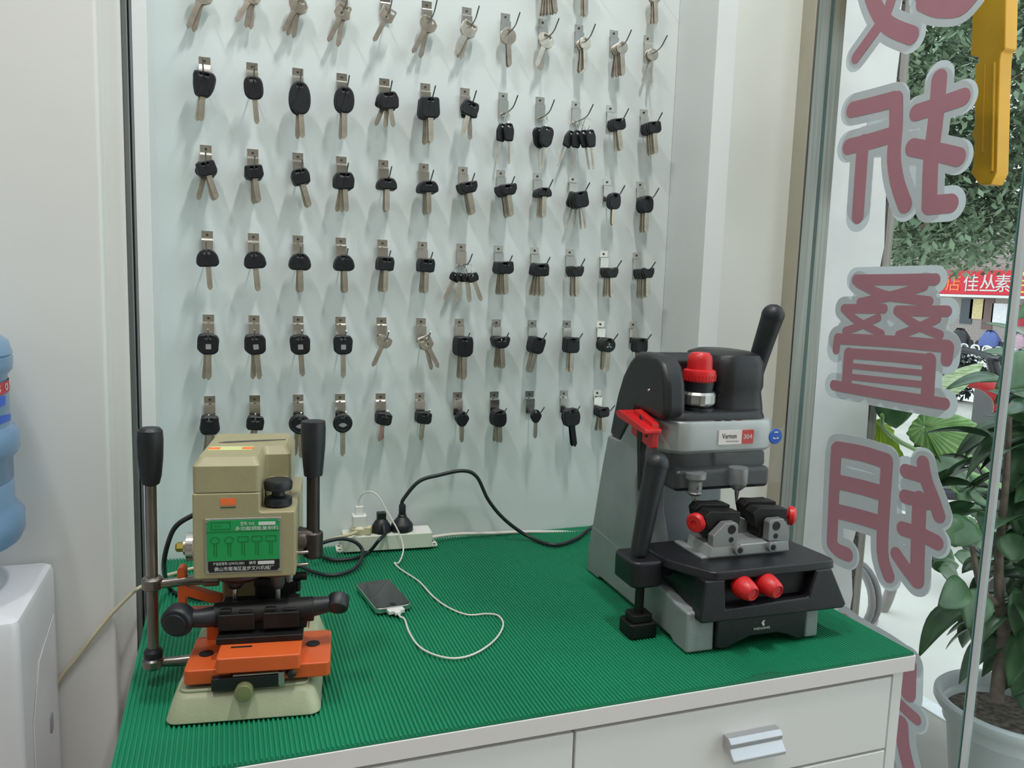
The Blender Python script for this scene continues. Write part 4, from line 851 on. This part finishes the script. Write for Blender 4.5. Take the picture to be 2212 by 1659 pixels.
wrap(.1264, -100, -4, lambda t: .272+.012*t, lambda t: .276+.020*math.sin(t*2.6)+.012*t, 20).build('blue_wave', M_blue, wb)

# ------------------------------------------------------------------ lettering stickers on the glass
M_stb = film('sticker_white_edge', '#e2e9ec', dif=.55, gloss=.03)
M_str = film('sticker_red', '#d29ba8', dif=.55, gloss=.03)
def cap(b, p, q, r, x0, x1, n=14):
    d = (q - p); L = d.length; a = math.atan2(d[1], d[0]) if L > 1e-6 else 0; pts = []
    for i in range(n+1): t = a - math.pi/2 + math.pi*i/n; pts.append((q[0]+r*math.cos(t), q[1]+r*math.sin(t)))
    for i in range(n+1): t = a + math.pi/2 + math.pi*i/n; pts.append((p[0]+r*math.cos(t), p[1]+r*math.sin(t)))
    b.prism(pts, 'yz', x0, x1)
def sticker(strokes, conv, label, edge=17, fill=()):
    root = thing('window_sticker', (0, 0, 0), 0, label, 'sticker', 'mirrored red lettering on the shop window')
    bb_, br = MB(), MB(); k = 0; allp = []
    for pts, rad in strokes:
        P3 = []
        for p in pts:
            q = conv(*p); w3 = A(q[0], q[1], 'x', GX-.0006); P3.append(Vector((w3.y, w3.z)))
        mid = conv(*pts[len(pts)//2]); dist = (A(mid[0], mid[1], 'x', GX) - CAM); depth = dist.dot(CF)
        r = rad*conv.s*depth/FPX*1.10; e = edge*depth/FPX*1.03
        allp += P3
        if len(P3) > 2:
            Q = spline([(p[0], p[1], 0) for p in P3], 4); P3 = [Vector((q[0], q[1])) for q in Q]
        for a_, c_2 in zip(P3, P3[1:]):
            k += 1; o = k*2e-6
            cap(bb_, a_, c_2, r+e, GX-.0004-o, GX-.0001); cap(br, a_, c_2, r, GX-.0010-o, GX-.0006)
    for pts, rad in fill:
        P3 = [Vector((A(*conv(*p), 'x', GX).y, A(*conv(*p), 'x', GX).z)) for p in pts]; r = rad*conv.s*(A(*conv(*pts[0]), 'x', GX)-CAM).dot(CF)/FPX
        k += 1; cap(bb_, P3[0], P3[1], r, GX-.0004-k*2e-6, GX-.0001)
    cy = sum(p[0] for p in allp)/len(allp); cz = sum(p[1] for p in allp)/len(allp); root.location = (GX-.0005, cy, cz)
    P(bb_, 'sticker_border', M_stb, root, smooth=False); P(br, 'red_character', M_str, root, smooth=False)
class cv:
    def __init__(s, ox, oy, k): s.o = (ox, oy); s.k = k; s.s = 1/k
    def __call__(s, x, y): return (s.o[0] + x/s.k, s.o[1] + y/s.k)
c1, c2, c8, c3 = cv(1680, 0, 2.765), cv(1680, 560, 2.812), cv(1720, 940, 2.308), cv(1680, 1100, 2.968)
sticker([([(540, -90), (585, 40), (660, 150), (800, 212)], 47), ([(700, -90), (650, 80), (560, 215), (468, 342)], 34), ([(865, 15), (960, 52), (1090, 45), (1165, -30)], 46), ([(860, -40), (1150, -50)], 50), ([(1180, -60), (1190, -140)], 40)],
        c1, 'mirrored red character with white edge, topmost on the glass and cut by the frame')
sticker([([(445, 655), (560, 628), (690, 595)], 44), ([(708, 597), (706, 760), (694, 940), (715, 1090), (760, 1222)], 47), ([(422, 876), (560, 842), (700, 800)], 44), ([(510, 850), (498, 1000), (478, 1290)], 43),
         ([(965, 470), (945, 700), (915, 950), (905, 1225)], 50), ([(905, 1225), (1030, 1215)], 53), ([(828, 672), (960, 630), (1105, 580)], 47), ([(805, 880), (940, 905), (1075, 937)], 50)],
        c1, 'mirrored red character of two tall halves, beside the yellow key on the glass',
        fill=[([(795, 780), (800, 1080)], 70), ([(560, 740), (660, 730)], 40), ([(580, 900), (640, 900)], 40)])
sticker([([(475, 125), (958, 122)], 33), ([(490, 145), (640, 215), (800, 240), (920, 255)], 27), ([(890, 160), (720, 215), (500, 262)], 27), ([(405, 300), (645, 300)], 27), ([(400, 300), (480, 372), (630, 452)], 22), ([(610, 355), (480, 412), (410, 435)], 22),
         ([(728, 312), (1030, 315)], 31), ([(728, 318), (835, 395), (985, 458)], 25), ([(970, 360), (840, 420), (735, 460)], 25), ([(365, 482), (700, 500), (1030, 528)], 33), ([(362, 490), (355, 550)], 26), ([(1035, 535), (1026, 610)], 38),
         ([(432, 575), (418, 760)], 36), ([(435, 572), (700, 590), (920, 612)], 31), ([(922, 615), (908, 850)], 44), ([(430, 645), (900, 692)], 17), ([(430, 712), (895, 762)], 19), ([(340, 765), (680, 825), (1015, 878)], 31)],
        c2, 'mirrored red character of many close strokes, right of the machine handle', fill=[([(680, 330), (690, 430)], 50), ([(600, 190), (760, 190)], 30)])
sticker([([(207, 68), (330, 92), (450, 130)], 36), ([(200, 72), (188, 300), (178, 540)], 33), ([(180, 545), (210, 575), (256, 595)], 32), ([(453, 135), (440, 330), (430, 580), (460, 698)], 34), ([(205, 232), (320, 258), (430, 290)], 35), ([(200, 378), (320, 408), (430, 442)], 35),
         ([(632, 138), (650, 230), (685, 320), (712, 400)], 34), ([(545, 178), (640, 205)], 33), ([(542, 306), (660, 335)], 33), ([(530, 466), (620, 495), (702, 535)], 34), ([(615, 320), (608, 500), (602, 722)], 39), ([(598, 728), (545, 660), (498, 592)], 32)],
        c8, 'mirrored red character level with the red wing knobs, above the counter corner', fill=[([(260, 170), (380, 190)], 45), ([(260, 320), (380, 340)], 45), ([(500, 300), (500, 520)], 35), ([(560, 250), (600, 420)], 50), ([(470, 560), (560, 640)], 25)])
sticker([([(432, 705), (470, 740), (560, 800), (700, 880), (850, 985)], 34), ([(840, 990), (835, 1172)], 56), ([(760, 1225), (820, 1285), (888, 1345)], 35), ([(795, 1375), (800, 1480), (820, 1580), (865, 1760)], 48), ([(560, 860), (560, 1700)], 40)],
        c3, 'mirrored red character mostly hidden behind the counter, lowest on the glass')

# ------------------------------------------------------------------ outside: pavement, pot plant, key sign, street
M_pav = mat('pale_pavement', '#d9d4cb', 0.8, var=0.05, scale=2.5, bump=0.1, bscale=30)
b = MB(); b.bb(2.12, 9.0, -9, 14, -.12, -.008); struct(b.build('floor_pavement', M_pav, smooth=False))
b = MB(); b.bb(2.10, 2.16, -9, 2.5, -.10, .004); struct(b.build('trim_8', mat('white_kerb_line', '#efefee', .6), bevel=.003))
b = MB(); b.loft([[(9.0, y, z) for y, z in ((-20, -.008), (60, -.008), (60, -.2), (-20, -.2))], [(13, y, z) for y, z in ((-20, -1.25), (60, -1.25), (60, -1.5), (-20, -1.5))]]); b.bb(13, 44, -20, 80, -1.5, -1.25)
struct(b.build('floor_street', mat('bleached_road', '#dad6d4', .85, var=.04, scale=.5), smooth=False))
# hanging yellow key
XK = 1.50
yk = thing('hanging_key_sign', tuple(A(2130, 130, 'x', XK)), 0, 'big yellow plastic key hanging outside the window', 'sign')
face = [(2103, -45), (2099, 60), (2095, 119), (2114, 125), (2111, 137), (2106, 140), (2104, 275), (2098, 290), (2104, 305), (2101, 360), (2096, 372), (2114, 399), (2140, 399), (2153, 372), (2156, 250), (2160, 128), (2163, 112), (2171, 104), (2173, 0), (2174, -45)]
kp = [(A(x, y, 'x', XK).y, A(x, y, 'x', XK).z) for x, y in face]
b = MB(); b.prism(kp, 'yz', XK, XK+.034); M_yk = mat('yellow_moulded_plastic', '#f0ac1c', .38, var=.05, scale=8)
P(b, 'key_blade', M_yk, yk, bevel=.003)
c_ = A(2138, -45, 'x', XK)
b = MB(); b.prism(ell(c_.y, c_.z + .11, .115, .125, 40), 'yz', XK-.004, XK+.038); P(b, 'key_bow', M_yk, yk, bevel=.004)
b = MB(); b.cyl((XK+.017, c_.y, c_.z+.22), (XK+.017, c_.y, 3.40), .003); P(b, 'hanging_cord', M_blcord, yk)
b = MB(); ed = [A(2148, 135, 'x', XK-.001), A(2143, 370, 'x', XK-.001)]; b.cyl(ed[0], ed[1], .003); b.cyl(A(2128, 140, 'x', XK-.001), A(2122, 330, 'x', XK-.001), .002); P(b, 'groove_ridge', M_yk, yk)
# potted rubber plant
M_leafd = mat('dark_green_leaf', '#5f8258', .30, var=.25, scale=9, hex2='#3c5a3c')
M_leafl = mat('light_green_leaf', '#8fb766', .38, var=.15, scale=14, hex2='#6f9c4e')
M_leafy = mat('yellow_green_leaf', '#a5bd2b', .4, var=.15, scale=14)
M_leafs = mat('striped_pale_leaf', '#dfe7c4', .4, var=.1, scale=30, aniso=(1, 1, 12), hex2='#84a85a')
M_trunk = mat('grey_brown_bark', '#8a776c', .8, var=.15, scale=40, bump=.3, bscale=120)
PX, PY = 1.875, -.185
pp = thing('potted_plant', (PX, PY, 0), 0, 'rubber plant with glossy dark leaves in a round white pot outside', 'potted plant')
b = MB(); b.lathe([(.112, 0), (.118, .004), (.150, .255), (.156, .262), (.173, .268), (.180, .280), (.179, .292), (.173, .298), (.163, .296), (.159, .285), (.155, .230), (.05, .228)], n=64); b.build('pot', mat('white_glazed_pot', '#e2e3e6', .3, var=.02), pp)
b = MB(); b.lathe([(.148, .231), (.1545, .243), (.12, .252), (.05, .250), (.01, .252)], n=40); b.build('soil', mat('dry_soil', '#8b7a72', .95, var=.3, scale=60, bump=.6, bscale=90), pp)
def leaf(b, base, tip, wd, up, curl=.15, ribs=0, n=10, drop=0.0):
    base, tip, up = Vector(base), Vector(tip), Vector(up).normalized(); ax = tip-base; L = ax.length; a = ax.normalized()
    s_ = a.cross(up).normalized(); nn_ = s_.cross(a); prev = None
    for i in range(n+1):
        t = i/n; w_ = wd*math.sin(math.pi*min(1, t**.85))**.75*(1-.25*t) if 0 < i < n else wd*.03
        c = base + a*L*t + nn_*(curl*L*math.sin(math.pi*t)*.5) - Vector((0, 0, drop*L*t*t))
        rib = (0.012*L*(1 if i % 2 else -1)) if ribs else 0
        row = [b.v(c + s_*w_*u + nn_*(abs(u)*w_*.28 + (rib if abs(u) == .5 else 0))) for u in (-1, -.5, 0, .5, 1)]
        if prev:
            for j in range(4): b.face((prev[j], prev[j+1], row[j+1], row[j]))
        prev = row
def lmesh(b, name, m_, root, th=.0008):
    o = P(b, name, m_, root, sharp=80); s = o.modifiers.new('thickness', 'SOLIDIFY'); s.thickness = th; return o
loc = lambda p: Vector(p) - Vector((0, 0, 0))
tk = [A(2152, 1512, 'y', PY-.02), A(2160, 1440, 'y', PY-.02), A(2168, 1375, 'y', PY-.01), A(2160, 1310, 'y', PY), A(2158, 1200, 'y', PY), A(2172, 1050, 'y', PY), A(2180, 900, 'y', PY)]
b = MB(); b.tube(tk[:4], .02, 14, rads=(.0165, .0125)); b.tube([tk[2], A(2182, 1345, 'y', PY), A(2205, 1310, 'y', PY-.03), A(2225, 1240, 'y', PY-.04)], .012, 10, rads=(.010, .007)); b.tube([tk[3]-Vector((0, 0, .01)), tk[4], tk[5], tk[6]], .01, 10, rads=(.012, .006)); b.tube([tk[3], A(2120, 1270, 'y', PY), A(2100, 1180, 'y', PY+.03)], .01, 8, rads=(.010, .006))
P(b, 'trunk', M_trunk, pp)
b = MB(); rnd = random.Random(21)
for i in range(230):
    t = rnd.random(); z0 = .44 + .66*t; ang = rnd.uniform(0, 2*math.pi); rad = rnd.uniform(.02, .07)
    cx, cy = PX + .06 + rnd.uniform(-.10, .10), PY + rnd.uniform(-.10, .10)
    base = (cx + rad*math.cos(ang), cy + rad*math.sin(ang), z0); L = rnd.uniform(.11, .19); sl = rnd.uniform(-.9, .45) if z0 > .6 else rnd.uniform(-1.1, -.3)
    d = Vector((math.cos(ang), math.sin(ang), sl)).normalized(); leaf(b, base, Vector(base)+d*L, rnd.uniform(.034, .052), (rnd.uniform(-.3, .3), rnd.uniform(-.3, .3), 1), rnd.uniform(.05, .3), drop=rnd.uniform(0, .3))
for (bx, by, tx, ty, w_) in ((2085, 1258, 2026, 1312, .040), (2110, 1270, 2092, 1362, .042), (2192, 1268, 2214, 1405, .04), (2075, 1165, 2015, 1120, .035), (2090, 1120, 2060, 1180, .045), (2185, 1150, 2190, 1215, .05)):
    leaf(b, A(bx, by, 'y', PY-.03), A(tx, ty, 'y', PY-.05), w_, (-.5, -1, .4), .12)
lmesh(b, 'foliage', M_leafd, pp)
# broad-leaved plant behind it
bp_ = thing('broad_leaf_plant', (3.20, .86, -.008), 0, 'broad-leaved plant with pale green leaves behind the mirrored lettering', 'plant')
b = MB(); YB = .22
q = lambda x, y, yy=YB: A(x, y, 'y', yy)
def fan(b, outl, org, yy, dep, k=5):
    O = q(*org, yy); pts = []
    for i in range(len(outl)):
        a_, c_ = outl[i], outl[(i+1) % len(outl)]
        for j in range(k): pts.append((a_[0]+(c_[0]-a_[0])*j/k, a_[1]+(c_[1]-a_[1])*j/k))
    ring0 = None
    for t in (.02, .25, .5, .75, .92, 1.0):
        row = []
        for i, p in enumerate(pts):
            w3 = q(p[0], p[1], yy - dep*((i % k) - k/2)/k*0); v3 = O + (w3-O)*t
            row.append(b.v(v3 + Vector((0, -1, .3))*(dep*t*(1 if i % 3 == 0 else -.25)*(.6 if t < 1 else .3) - .10*dep*t*t*8*abs(math.sin(i*.13)))))
        if ring0:
            for i in range(len(row)): b.face((ring0[i], ring0[(i+1) % len(row)], row[(i+1) % len(row)], row[i]))
        ring0 = row
b = MB(); fan(b, [(1990, 893), (2025, 886), (2062, 891), (2100, 905), (2118, 920), (2112, 950), (2103, 968), (2094, 1000), (2066, 1012), (2040, 1024), (2026, 990), (2000, 968), (1975, 955), (1962, 935), (1972, 912)], (1996, 922), YB, .010); lmesh(b, 'broad_leaf', M_leafl, bp_)
b = MB(); fan(b, [(1888, 908), (1905, 903), (1922, 910), (1934, 930), (1940, 955), (1953, 990), (1930, 978), (1905, 966), (1886, 958)], (1900, 915), .44, .010); lmesh(b, 'broad_leaf', M_leafy, bp_)['label'] = 'yellow-green leaf'
b = MB(); leaf(b, q(1990, 872), q(2124, 785), .036, (-.3, -1, .6), .06, ribs=1, n=18); lmesh(b, 'broad_leaf', M_leafs, bp_)['label'] = 'pale striped leaf'
b = MB(); leaf(b, q(1925, 830, .40), q(1935, 925, .40), .07, (-.6, -1, .2), .1); leaf(b, q(2010, 1000), q(2095, 1045), .05, (-.3, -1, .5), .1)
rnd = random.Random(4)
for i in range(26):
    x, y = rnd.uniform(2000, 2110), rnd.uniform(900, 1230); a = rnd.uniform(0, 6.28); yy = YB + rnd.uniform(.02, .25)
    leaf(b, q(x, y, yy), q(x+65*math.cos(a), y+35*math.sin(a)+10, yy), rnd.uniform(.03, .05), (rnd.uniform(-.6, .2), -1, rnd.uniform(.2, 1)), .1)
lmesh(b, 'small_leaves', M_leafd, bp_)
b = MB()
for tx, ty in ((1980, 928), (1905, 895), (1992, 870), (2040, 1010), (2080, 1100)): b.tube([(3.20, .86, .2), (3.05, .80, .5), q(tx+40, ty+60, .35), q(tx, ty, .25)], .007, 8, rads=(.012, .005))
P(b, 'stem', M_leafl, bp_)
b = MB(); b.lathe([(.11, 0), (.14, .24), (.15, .25), (.13, .25), (.12, .22), (.01, .21)], (3.20, .86, -.008), n=40); P(b, 'pot', mat('dark_plastic_pot', '#3b3a3a', .5), bp_)
# grass-like leaves entering at the right
b = MB(); leaf(b, q(2235, 735, -.1), q(2122, 697, -.1), .016, (0, -.6, 1), .08); leaf(b, q(2240, 790, -.05), q(2120, 760, -.05), .03, (0, -.6, 1), .1); leaf(b, q(2230, 770, -.2), q(2150, 840, -.2), .045, (0, -1, .4), .1); leaf(b, q(2240, 650, -.1), q(2195, 690, -.1), .02, (0, -.8, .8), .1)
lmesh(b, 'top_leaves', M_leafd, pp)
# grey pipe with coiled hose at the foot of the post
b = MB(); p0 = A(1872, 1352, 'z', 0.02); b.tube([p0, A(1895, 1335, 'x', 2.56), A(1915, 1300, 'x', 2.60), A(1928, 1262, 'x', 2.60)], .022, 14)
thingmesh(b, 'grey_pipe', mat('grey_pipe', '#8d8884', .5), 'bent grey pipe leaning at the foot of the metal post outside', 'pipe')
b = MB(); c0 = A(1868, 1300, 'x', 2.42)
for k_ in range(2): b.tube([(2.31+.03*k_, c0.y - .03 - .0 + .115*math.cos(a*math.pi/12), .135 + .125*math.sin(a*math.pi/12)) for a in range(25)], .014, 10, raw=True)
thingmesh(b, 'coiled_hose', mat('grey_rubber_hose', '#777372', .5), 'coiled grey hose standing beside the metal post outside', 'hose')
# parked scooter
sc_ = thing('parked_scooter', (3.45, 1.70, -.008), 62, 'dark parked scooter with red fairing, half hidden behind the plants', 'scooter')
M_sb = mat('dark_scooter_plastic', '#2e2e33', .35, var=.1); M_sr = mat('red_scooter_paint', '#b3242c', .25)
for y in (-.62, .62):
    b = MB(); b.tube([(0, y+.20*math.cos(a*math.pi/12), .25+.20*math.sin(a*math.pi/12)) for a in range(25)], .05, 12, raw=True); b.cyl((-.03, y, .25), (.03, y, .25), .12); b.build('wheel', mat('black_tyre', '#26262a', .7), sc_)
b = MB(); b.loft([[(p[0], .05+.0, p[1]) for p in rrect(0, .38, .26, .22, .06)], [(p[0], .35, p[1]) for p in rrect(0, .55, .32, .36, .08)], [(p[0], .75, p[1]) for p in rrect(0, .60, .24, .26, .06)]]); b.bb(-.14, .14, -.42, .1, .26, .32); b.build('body', M_sb, sc_, bevel=.02)
b = MB(); b.loft([[(p[0], -.38, p[1]) for p in rrect(0, .62, .34, .60, .08)], [(p[0], -.52, p[1]) for p in rrect(0, .66, .30, .50, .08)], [(p[0], -.60, p[1]) for p in rrect(0, .62, .16, .26, .06)]]); b.build('fairing', M_sb, sc_, bevel=.02)
lw = Matrix.Rotation(-R(62), 4, 'Z') @ (A(2086, 880, 'x', 3.35) - Vector((3.45, 1.70, -.008)))
b = MB(); b.tube([lw + Vector((.0, .16*math.cos(a*math.pi/12), .13*math.sin(a*math.pi/12))) for a in range(0, 14)], .035, 12); f_ = b.build('mudguard', M_sr, sc_); f_['label'] = 'red mudguard'
b = MB(); b.loft([[(p[0], -.02, p[1]) for p in rrect(0, .76, .20, .08, .03)], [(p[0], .3, p[1]) for p in rrect(0, .80, .28, .12, .04)], [(p[0], .78, p[1]) for p in rrect(0, .84, .22, .10, .04)]]); b.build('seat', M_sb, sc_, bevel=.01)
b = MB(); b.cyl((0, -.62, .30), (0, -.38, 1.0), .03); b.tube([(-.34, -.28, 1.02), (-.2, -.36, 1.02), (0, -.40, 1.0), (.2, -.36, 1.02), (.34, -.28, 1.02)], .016, 10); b.build('handlebar', M_sb, sc_)
# row of dark parked bikes further away: dark leaf clumps added to stand in for them
def foliage(name, blobs, n, size, m_, root, seed, up=.5):
    rnd = random.Random(seed); bm = bmesh.new(); tot = sum(b_[3]*b_[4]*b_[5] for b_ in blobs)
    for (x, y, z, rx, ry, rz_) in blobs:
        for i in range(int(n*rx*ry*rz_/tot)):
            u = Vector((rnd.gauss(0, 1), rnd.gauss(0, 1), rnd.gauss(0, 1))).normalized()*rnd.uniform(.45, 1.0)
            c = Vector((x+u.x*rx, y+u.y*ry, z+u.z*rz_)); s = size*rnd.uniform(.6, 1.4)
            d = Vector((rnd.uniform(-1, 1), rnd.uniform(-1, 1), rnd.uniform(-.9, .3))).normalized(); e = d.cross(Vector((rnd.uniform(-.4, .4), rnd.uniform(-.4, .4), 1))).normalized()
            vs = [bm.verts.new(p) for p in (c, c+d*s*.5+e*s*.22, c+d*s, c+d*s*.5-e*s*.22)]; bm.faces.new(vs)
    me = bpy.data.meshes.new(name); bm.to_mesh(me); bm.free(); me.materials.append(m_)
    o = mk(name, me, root); o.location = -Vector(root.location); return o
M_bikerow = mat('dark_bike_stand_in_leaf', '#4a5148', .6, var=.3, scale=3)
hd = thing('bike_row_stand_in', (8.8, 6.0, -.008), 0, 'dark low leaf clumps standing in for parked bikes behind the plants', 'bike_row_stand_in')
foliage('foliage', [(8.3+.30*i, 8.6-1.1*i, .36, .5, .6, .40) for i in range(6)], 20000, .10, M_bikerow, hd, 8)
b = MB()
for i in range(6): b.tube([(8.3+.30*i, 8.6-1.1*i, -.008), (8.33+.30*i, 8.6-1.1*i, .4)], .03, 8)
P(b, 'stems', M_trunk, hd)
M_tree = mat('street_tree_leaf', '#93a58a', .55, var=.25, scale=1.5, hex2='#64795f')
def tree(x, y, blobs, n, seed, label, trunk_h):
    t = thing('street_tree', (x, y, -.01), 0, label, 'tree', 'trees along the pavement')
    foliage('foliage', blobs, n, .085, M_tree, t, seed)
    b = MB(); b.tube([(x, y, -.01), (x+.05, y, 1.2), (x, y+.05, trunk_h)], .1, 14, rads=(.15, .09))
    for bl_ in blobs[:5]: b.tube([(x, y+.03, trunk_h-.4), ((x+bl_[0])/2, (y+bl_[1])/2, (trunk_h+bl_[2])/2+.1), (bl_[0], bl_[1], bl_[2])], .03, 8, rads=(.06, .02))
    P(b, 'trunk', M_trunk, t)
tree(6.9, 3.3, [(5.6, 4.0, 2.25, .9, 1.0, .55), (5.9, 3.4, 3.1, 1.0, 1.1, .8), (5.3, 3.5, 1.85, .7, .6, .40), (6.2, 3.9, 1.95, .8, .8, .45), (6.4, 3.2, 2.2, .8, .7, .5), (5.6, 4.6, 3.3, .9, .9, .7), (6.8, 3.0, 3.6, 1.1, 1.1, .8)], 36000, 1, 'nearer leafy street tree whose low branches hang beside the yellow key', 2.6)
tree(10.6, 9.9, [(9.0, 7.6, 3.6, 1.6, 1.7, 1.3), (8.4, 6.6, 2.6, 1.2, 1.2, .9), (10.2, 6.8, 4.4, 1.5, 1.5, 1.1), (8.4, 8.6, 2.9, 1.2, 1.3, 1.2), (9.2, 9.6, 4.6, 1.4, 1.4, 1.2)], 26000, 2, 'farther leafy street tree showing beside the grey metal post', 3.2)
# far side of the street: railing, shop
rl = thing('street_railing', (27, 25, -1.25), 0, 'low white hooped railing across the road', 'railing')
b = MB(); b.bb(26.97, 27.03, 14, 30, -.80, -.76); b.bb(26.97, 27.03, 14, 30, -1.15, -1.11); P(b, 'rail', M_whp, rl)
for i in range(26):
    y = 16 + i*.5; b = MB(); b.tube([(27, y-.18, -1.25), (27, y-.18, -.6), (27, y-.1, -.45), (27, y+.1, -.45), (27, y+.18, -.6), (27, y+.18, -1.25)], .03, 6, k=3); P(b, 'hoop', M_whp, rl)
FX = 41.0
sh = thing('shop_building', (FX, 30, -1.25), 0, 'shop across the street with a long red sign board', 'building')
b = MB(); b.bb(FX, FX+6, 14, 52, -1.25, 7); P(b, 'wall', mat('shop_wall', '#a39a95', .7, var=.1), sh)
zb = A(2130, 637, 'x', FX).z; ztp = A(2200, 585, 'x', FX).z
b = MB(); b.bb(FX-.7, FX-.02, 14, 38, zb, ztp); sg = P(b, 'sign_board', mat('red_sign', '#d8233a', .45), sh); sg['label'] = 'red sign board with white characters'
b = MB(); b.bb(FX-.9, FX-.02, 14, 38, zb-.16, zb-.02); b.build('sign_ledge', M_whp, sg, ).location = (0, 0, 0)
def signtxt(ch, px, size, m_, nm='sign_character'):
    p = A(px, 610, 'x', FX-.72); text(nm, ch, size, m_, sg, (p.x - sh.location.x + sh.location.x, p.y, zb + (ztp-zb)*.42), (R(90), 0, R(-90)), .02)
M_ys = mat('yellow_sign_letter', '#f2cf1d', .5); M_os = mat('orange_sign_letter', '#f08a4a', .5)
for ch, px, m_ in (('店', 2060, M_os), ('佳', 2098, M_white), ('丛', 2134, M_white), ('素', 2167, M_white), ('合', 2208, M_ys)): signtxt(ch, px, 1.05 if m_ is not M_ys else 1.3, m_)
for (x0, x1, y0, y1, m_, nm, lb) in ((2078, 2098, 645, 700, mat('dark_shop_glass', '#4b5258', .3), 'shop_window', None), (2098, 2124, 645, 690, mat('yellow_poster', '#e0cf9a', .6, var=.1), 'poster', 'pale yellow poster'), (2126, 2142, 645, 712, mat('brown_door', '#7a625c', .6), 'shop_door', 'brown door'), (2145, 2178, 655, 702, mat('bright_shop_window', '#f0f0f2', .4), 'shop_window', 'bright shop window'), (2188, 2212, 658, 705, mat('red_door_frame', '#b52a3f', .5), 'shop_door', 'red door frame')):
    a_, c_ = A(x0, y0, 'x', FX-.03), A(x1, y1, 'x', FX-.03); b = MB(); b.bb(FX-.06, FX+.02, min(a_.y, c_.y), max(a_.y, c_.y), c_.z, a_.z); o = P(b, nm, m_, sh)
    if lb: o['label'] = lb
# parked things in front of the shop
for (x, y, s_, m_, lab) in ((2075, 712, 1.0, M_sb, 'tiny dark parked motorbike before the far shop window'), (2140, 722, 1.0, mat('blue_tarpaulin', '#5a6ba5', .6), 'blue covered cart in front of the far shop'), (2196, 724, 1.0, mat('pink_tarpaulin', '#b99aa6', .6), 'pinkish covered cart in front of the far red door')):
    p = A(x, y, 'x', 36); t = thing('covered_cart' if m_ is not M_sb else 'motorbike', (36, p.y, -1.25), 10, lab, 'cart' if m_ is not M_sb else 'motorbike')
    b = MB(); b.loft([[(q_[0], q_[1], z) for q_ in rrect(0, 0, .6*w_, s_*w_, .2)] for z, w_ in ((.25, 1), (.6, .95), (.9, .6), (1.05, .25))]); b.build('body', m_, t)
    for yy in (-.45, .45):
        b = MB(); b.cyl((-.06, yy*s_, .27), (.06, yy*s_, .27), .27); b.build('wheel', M_sb, t)
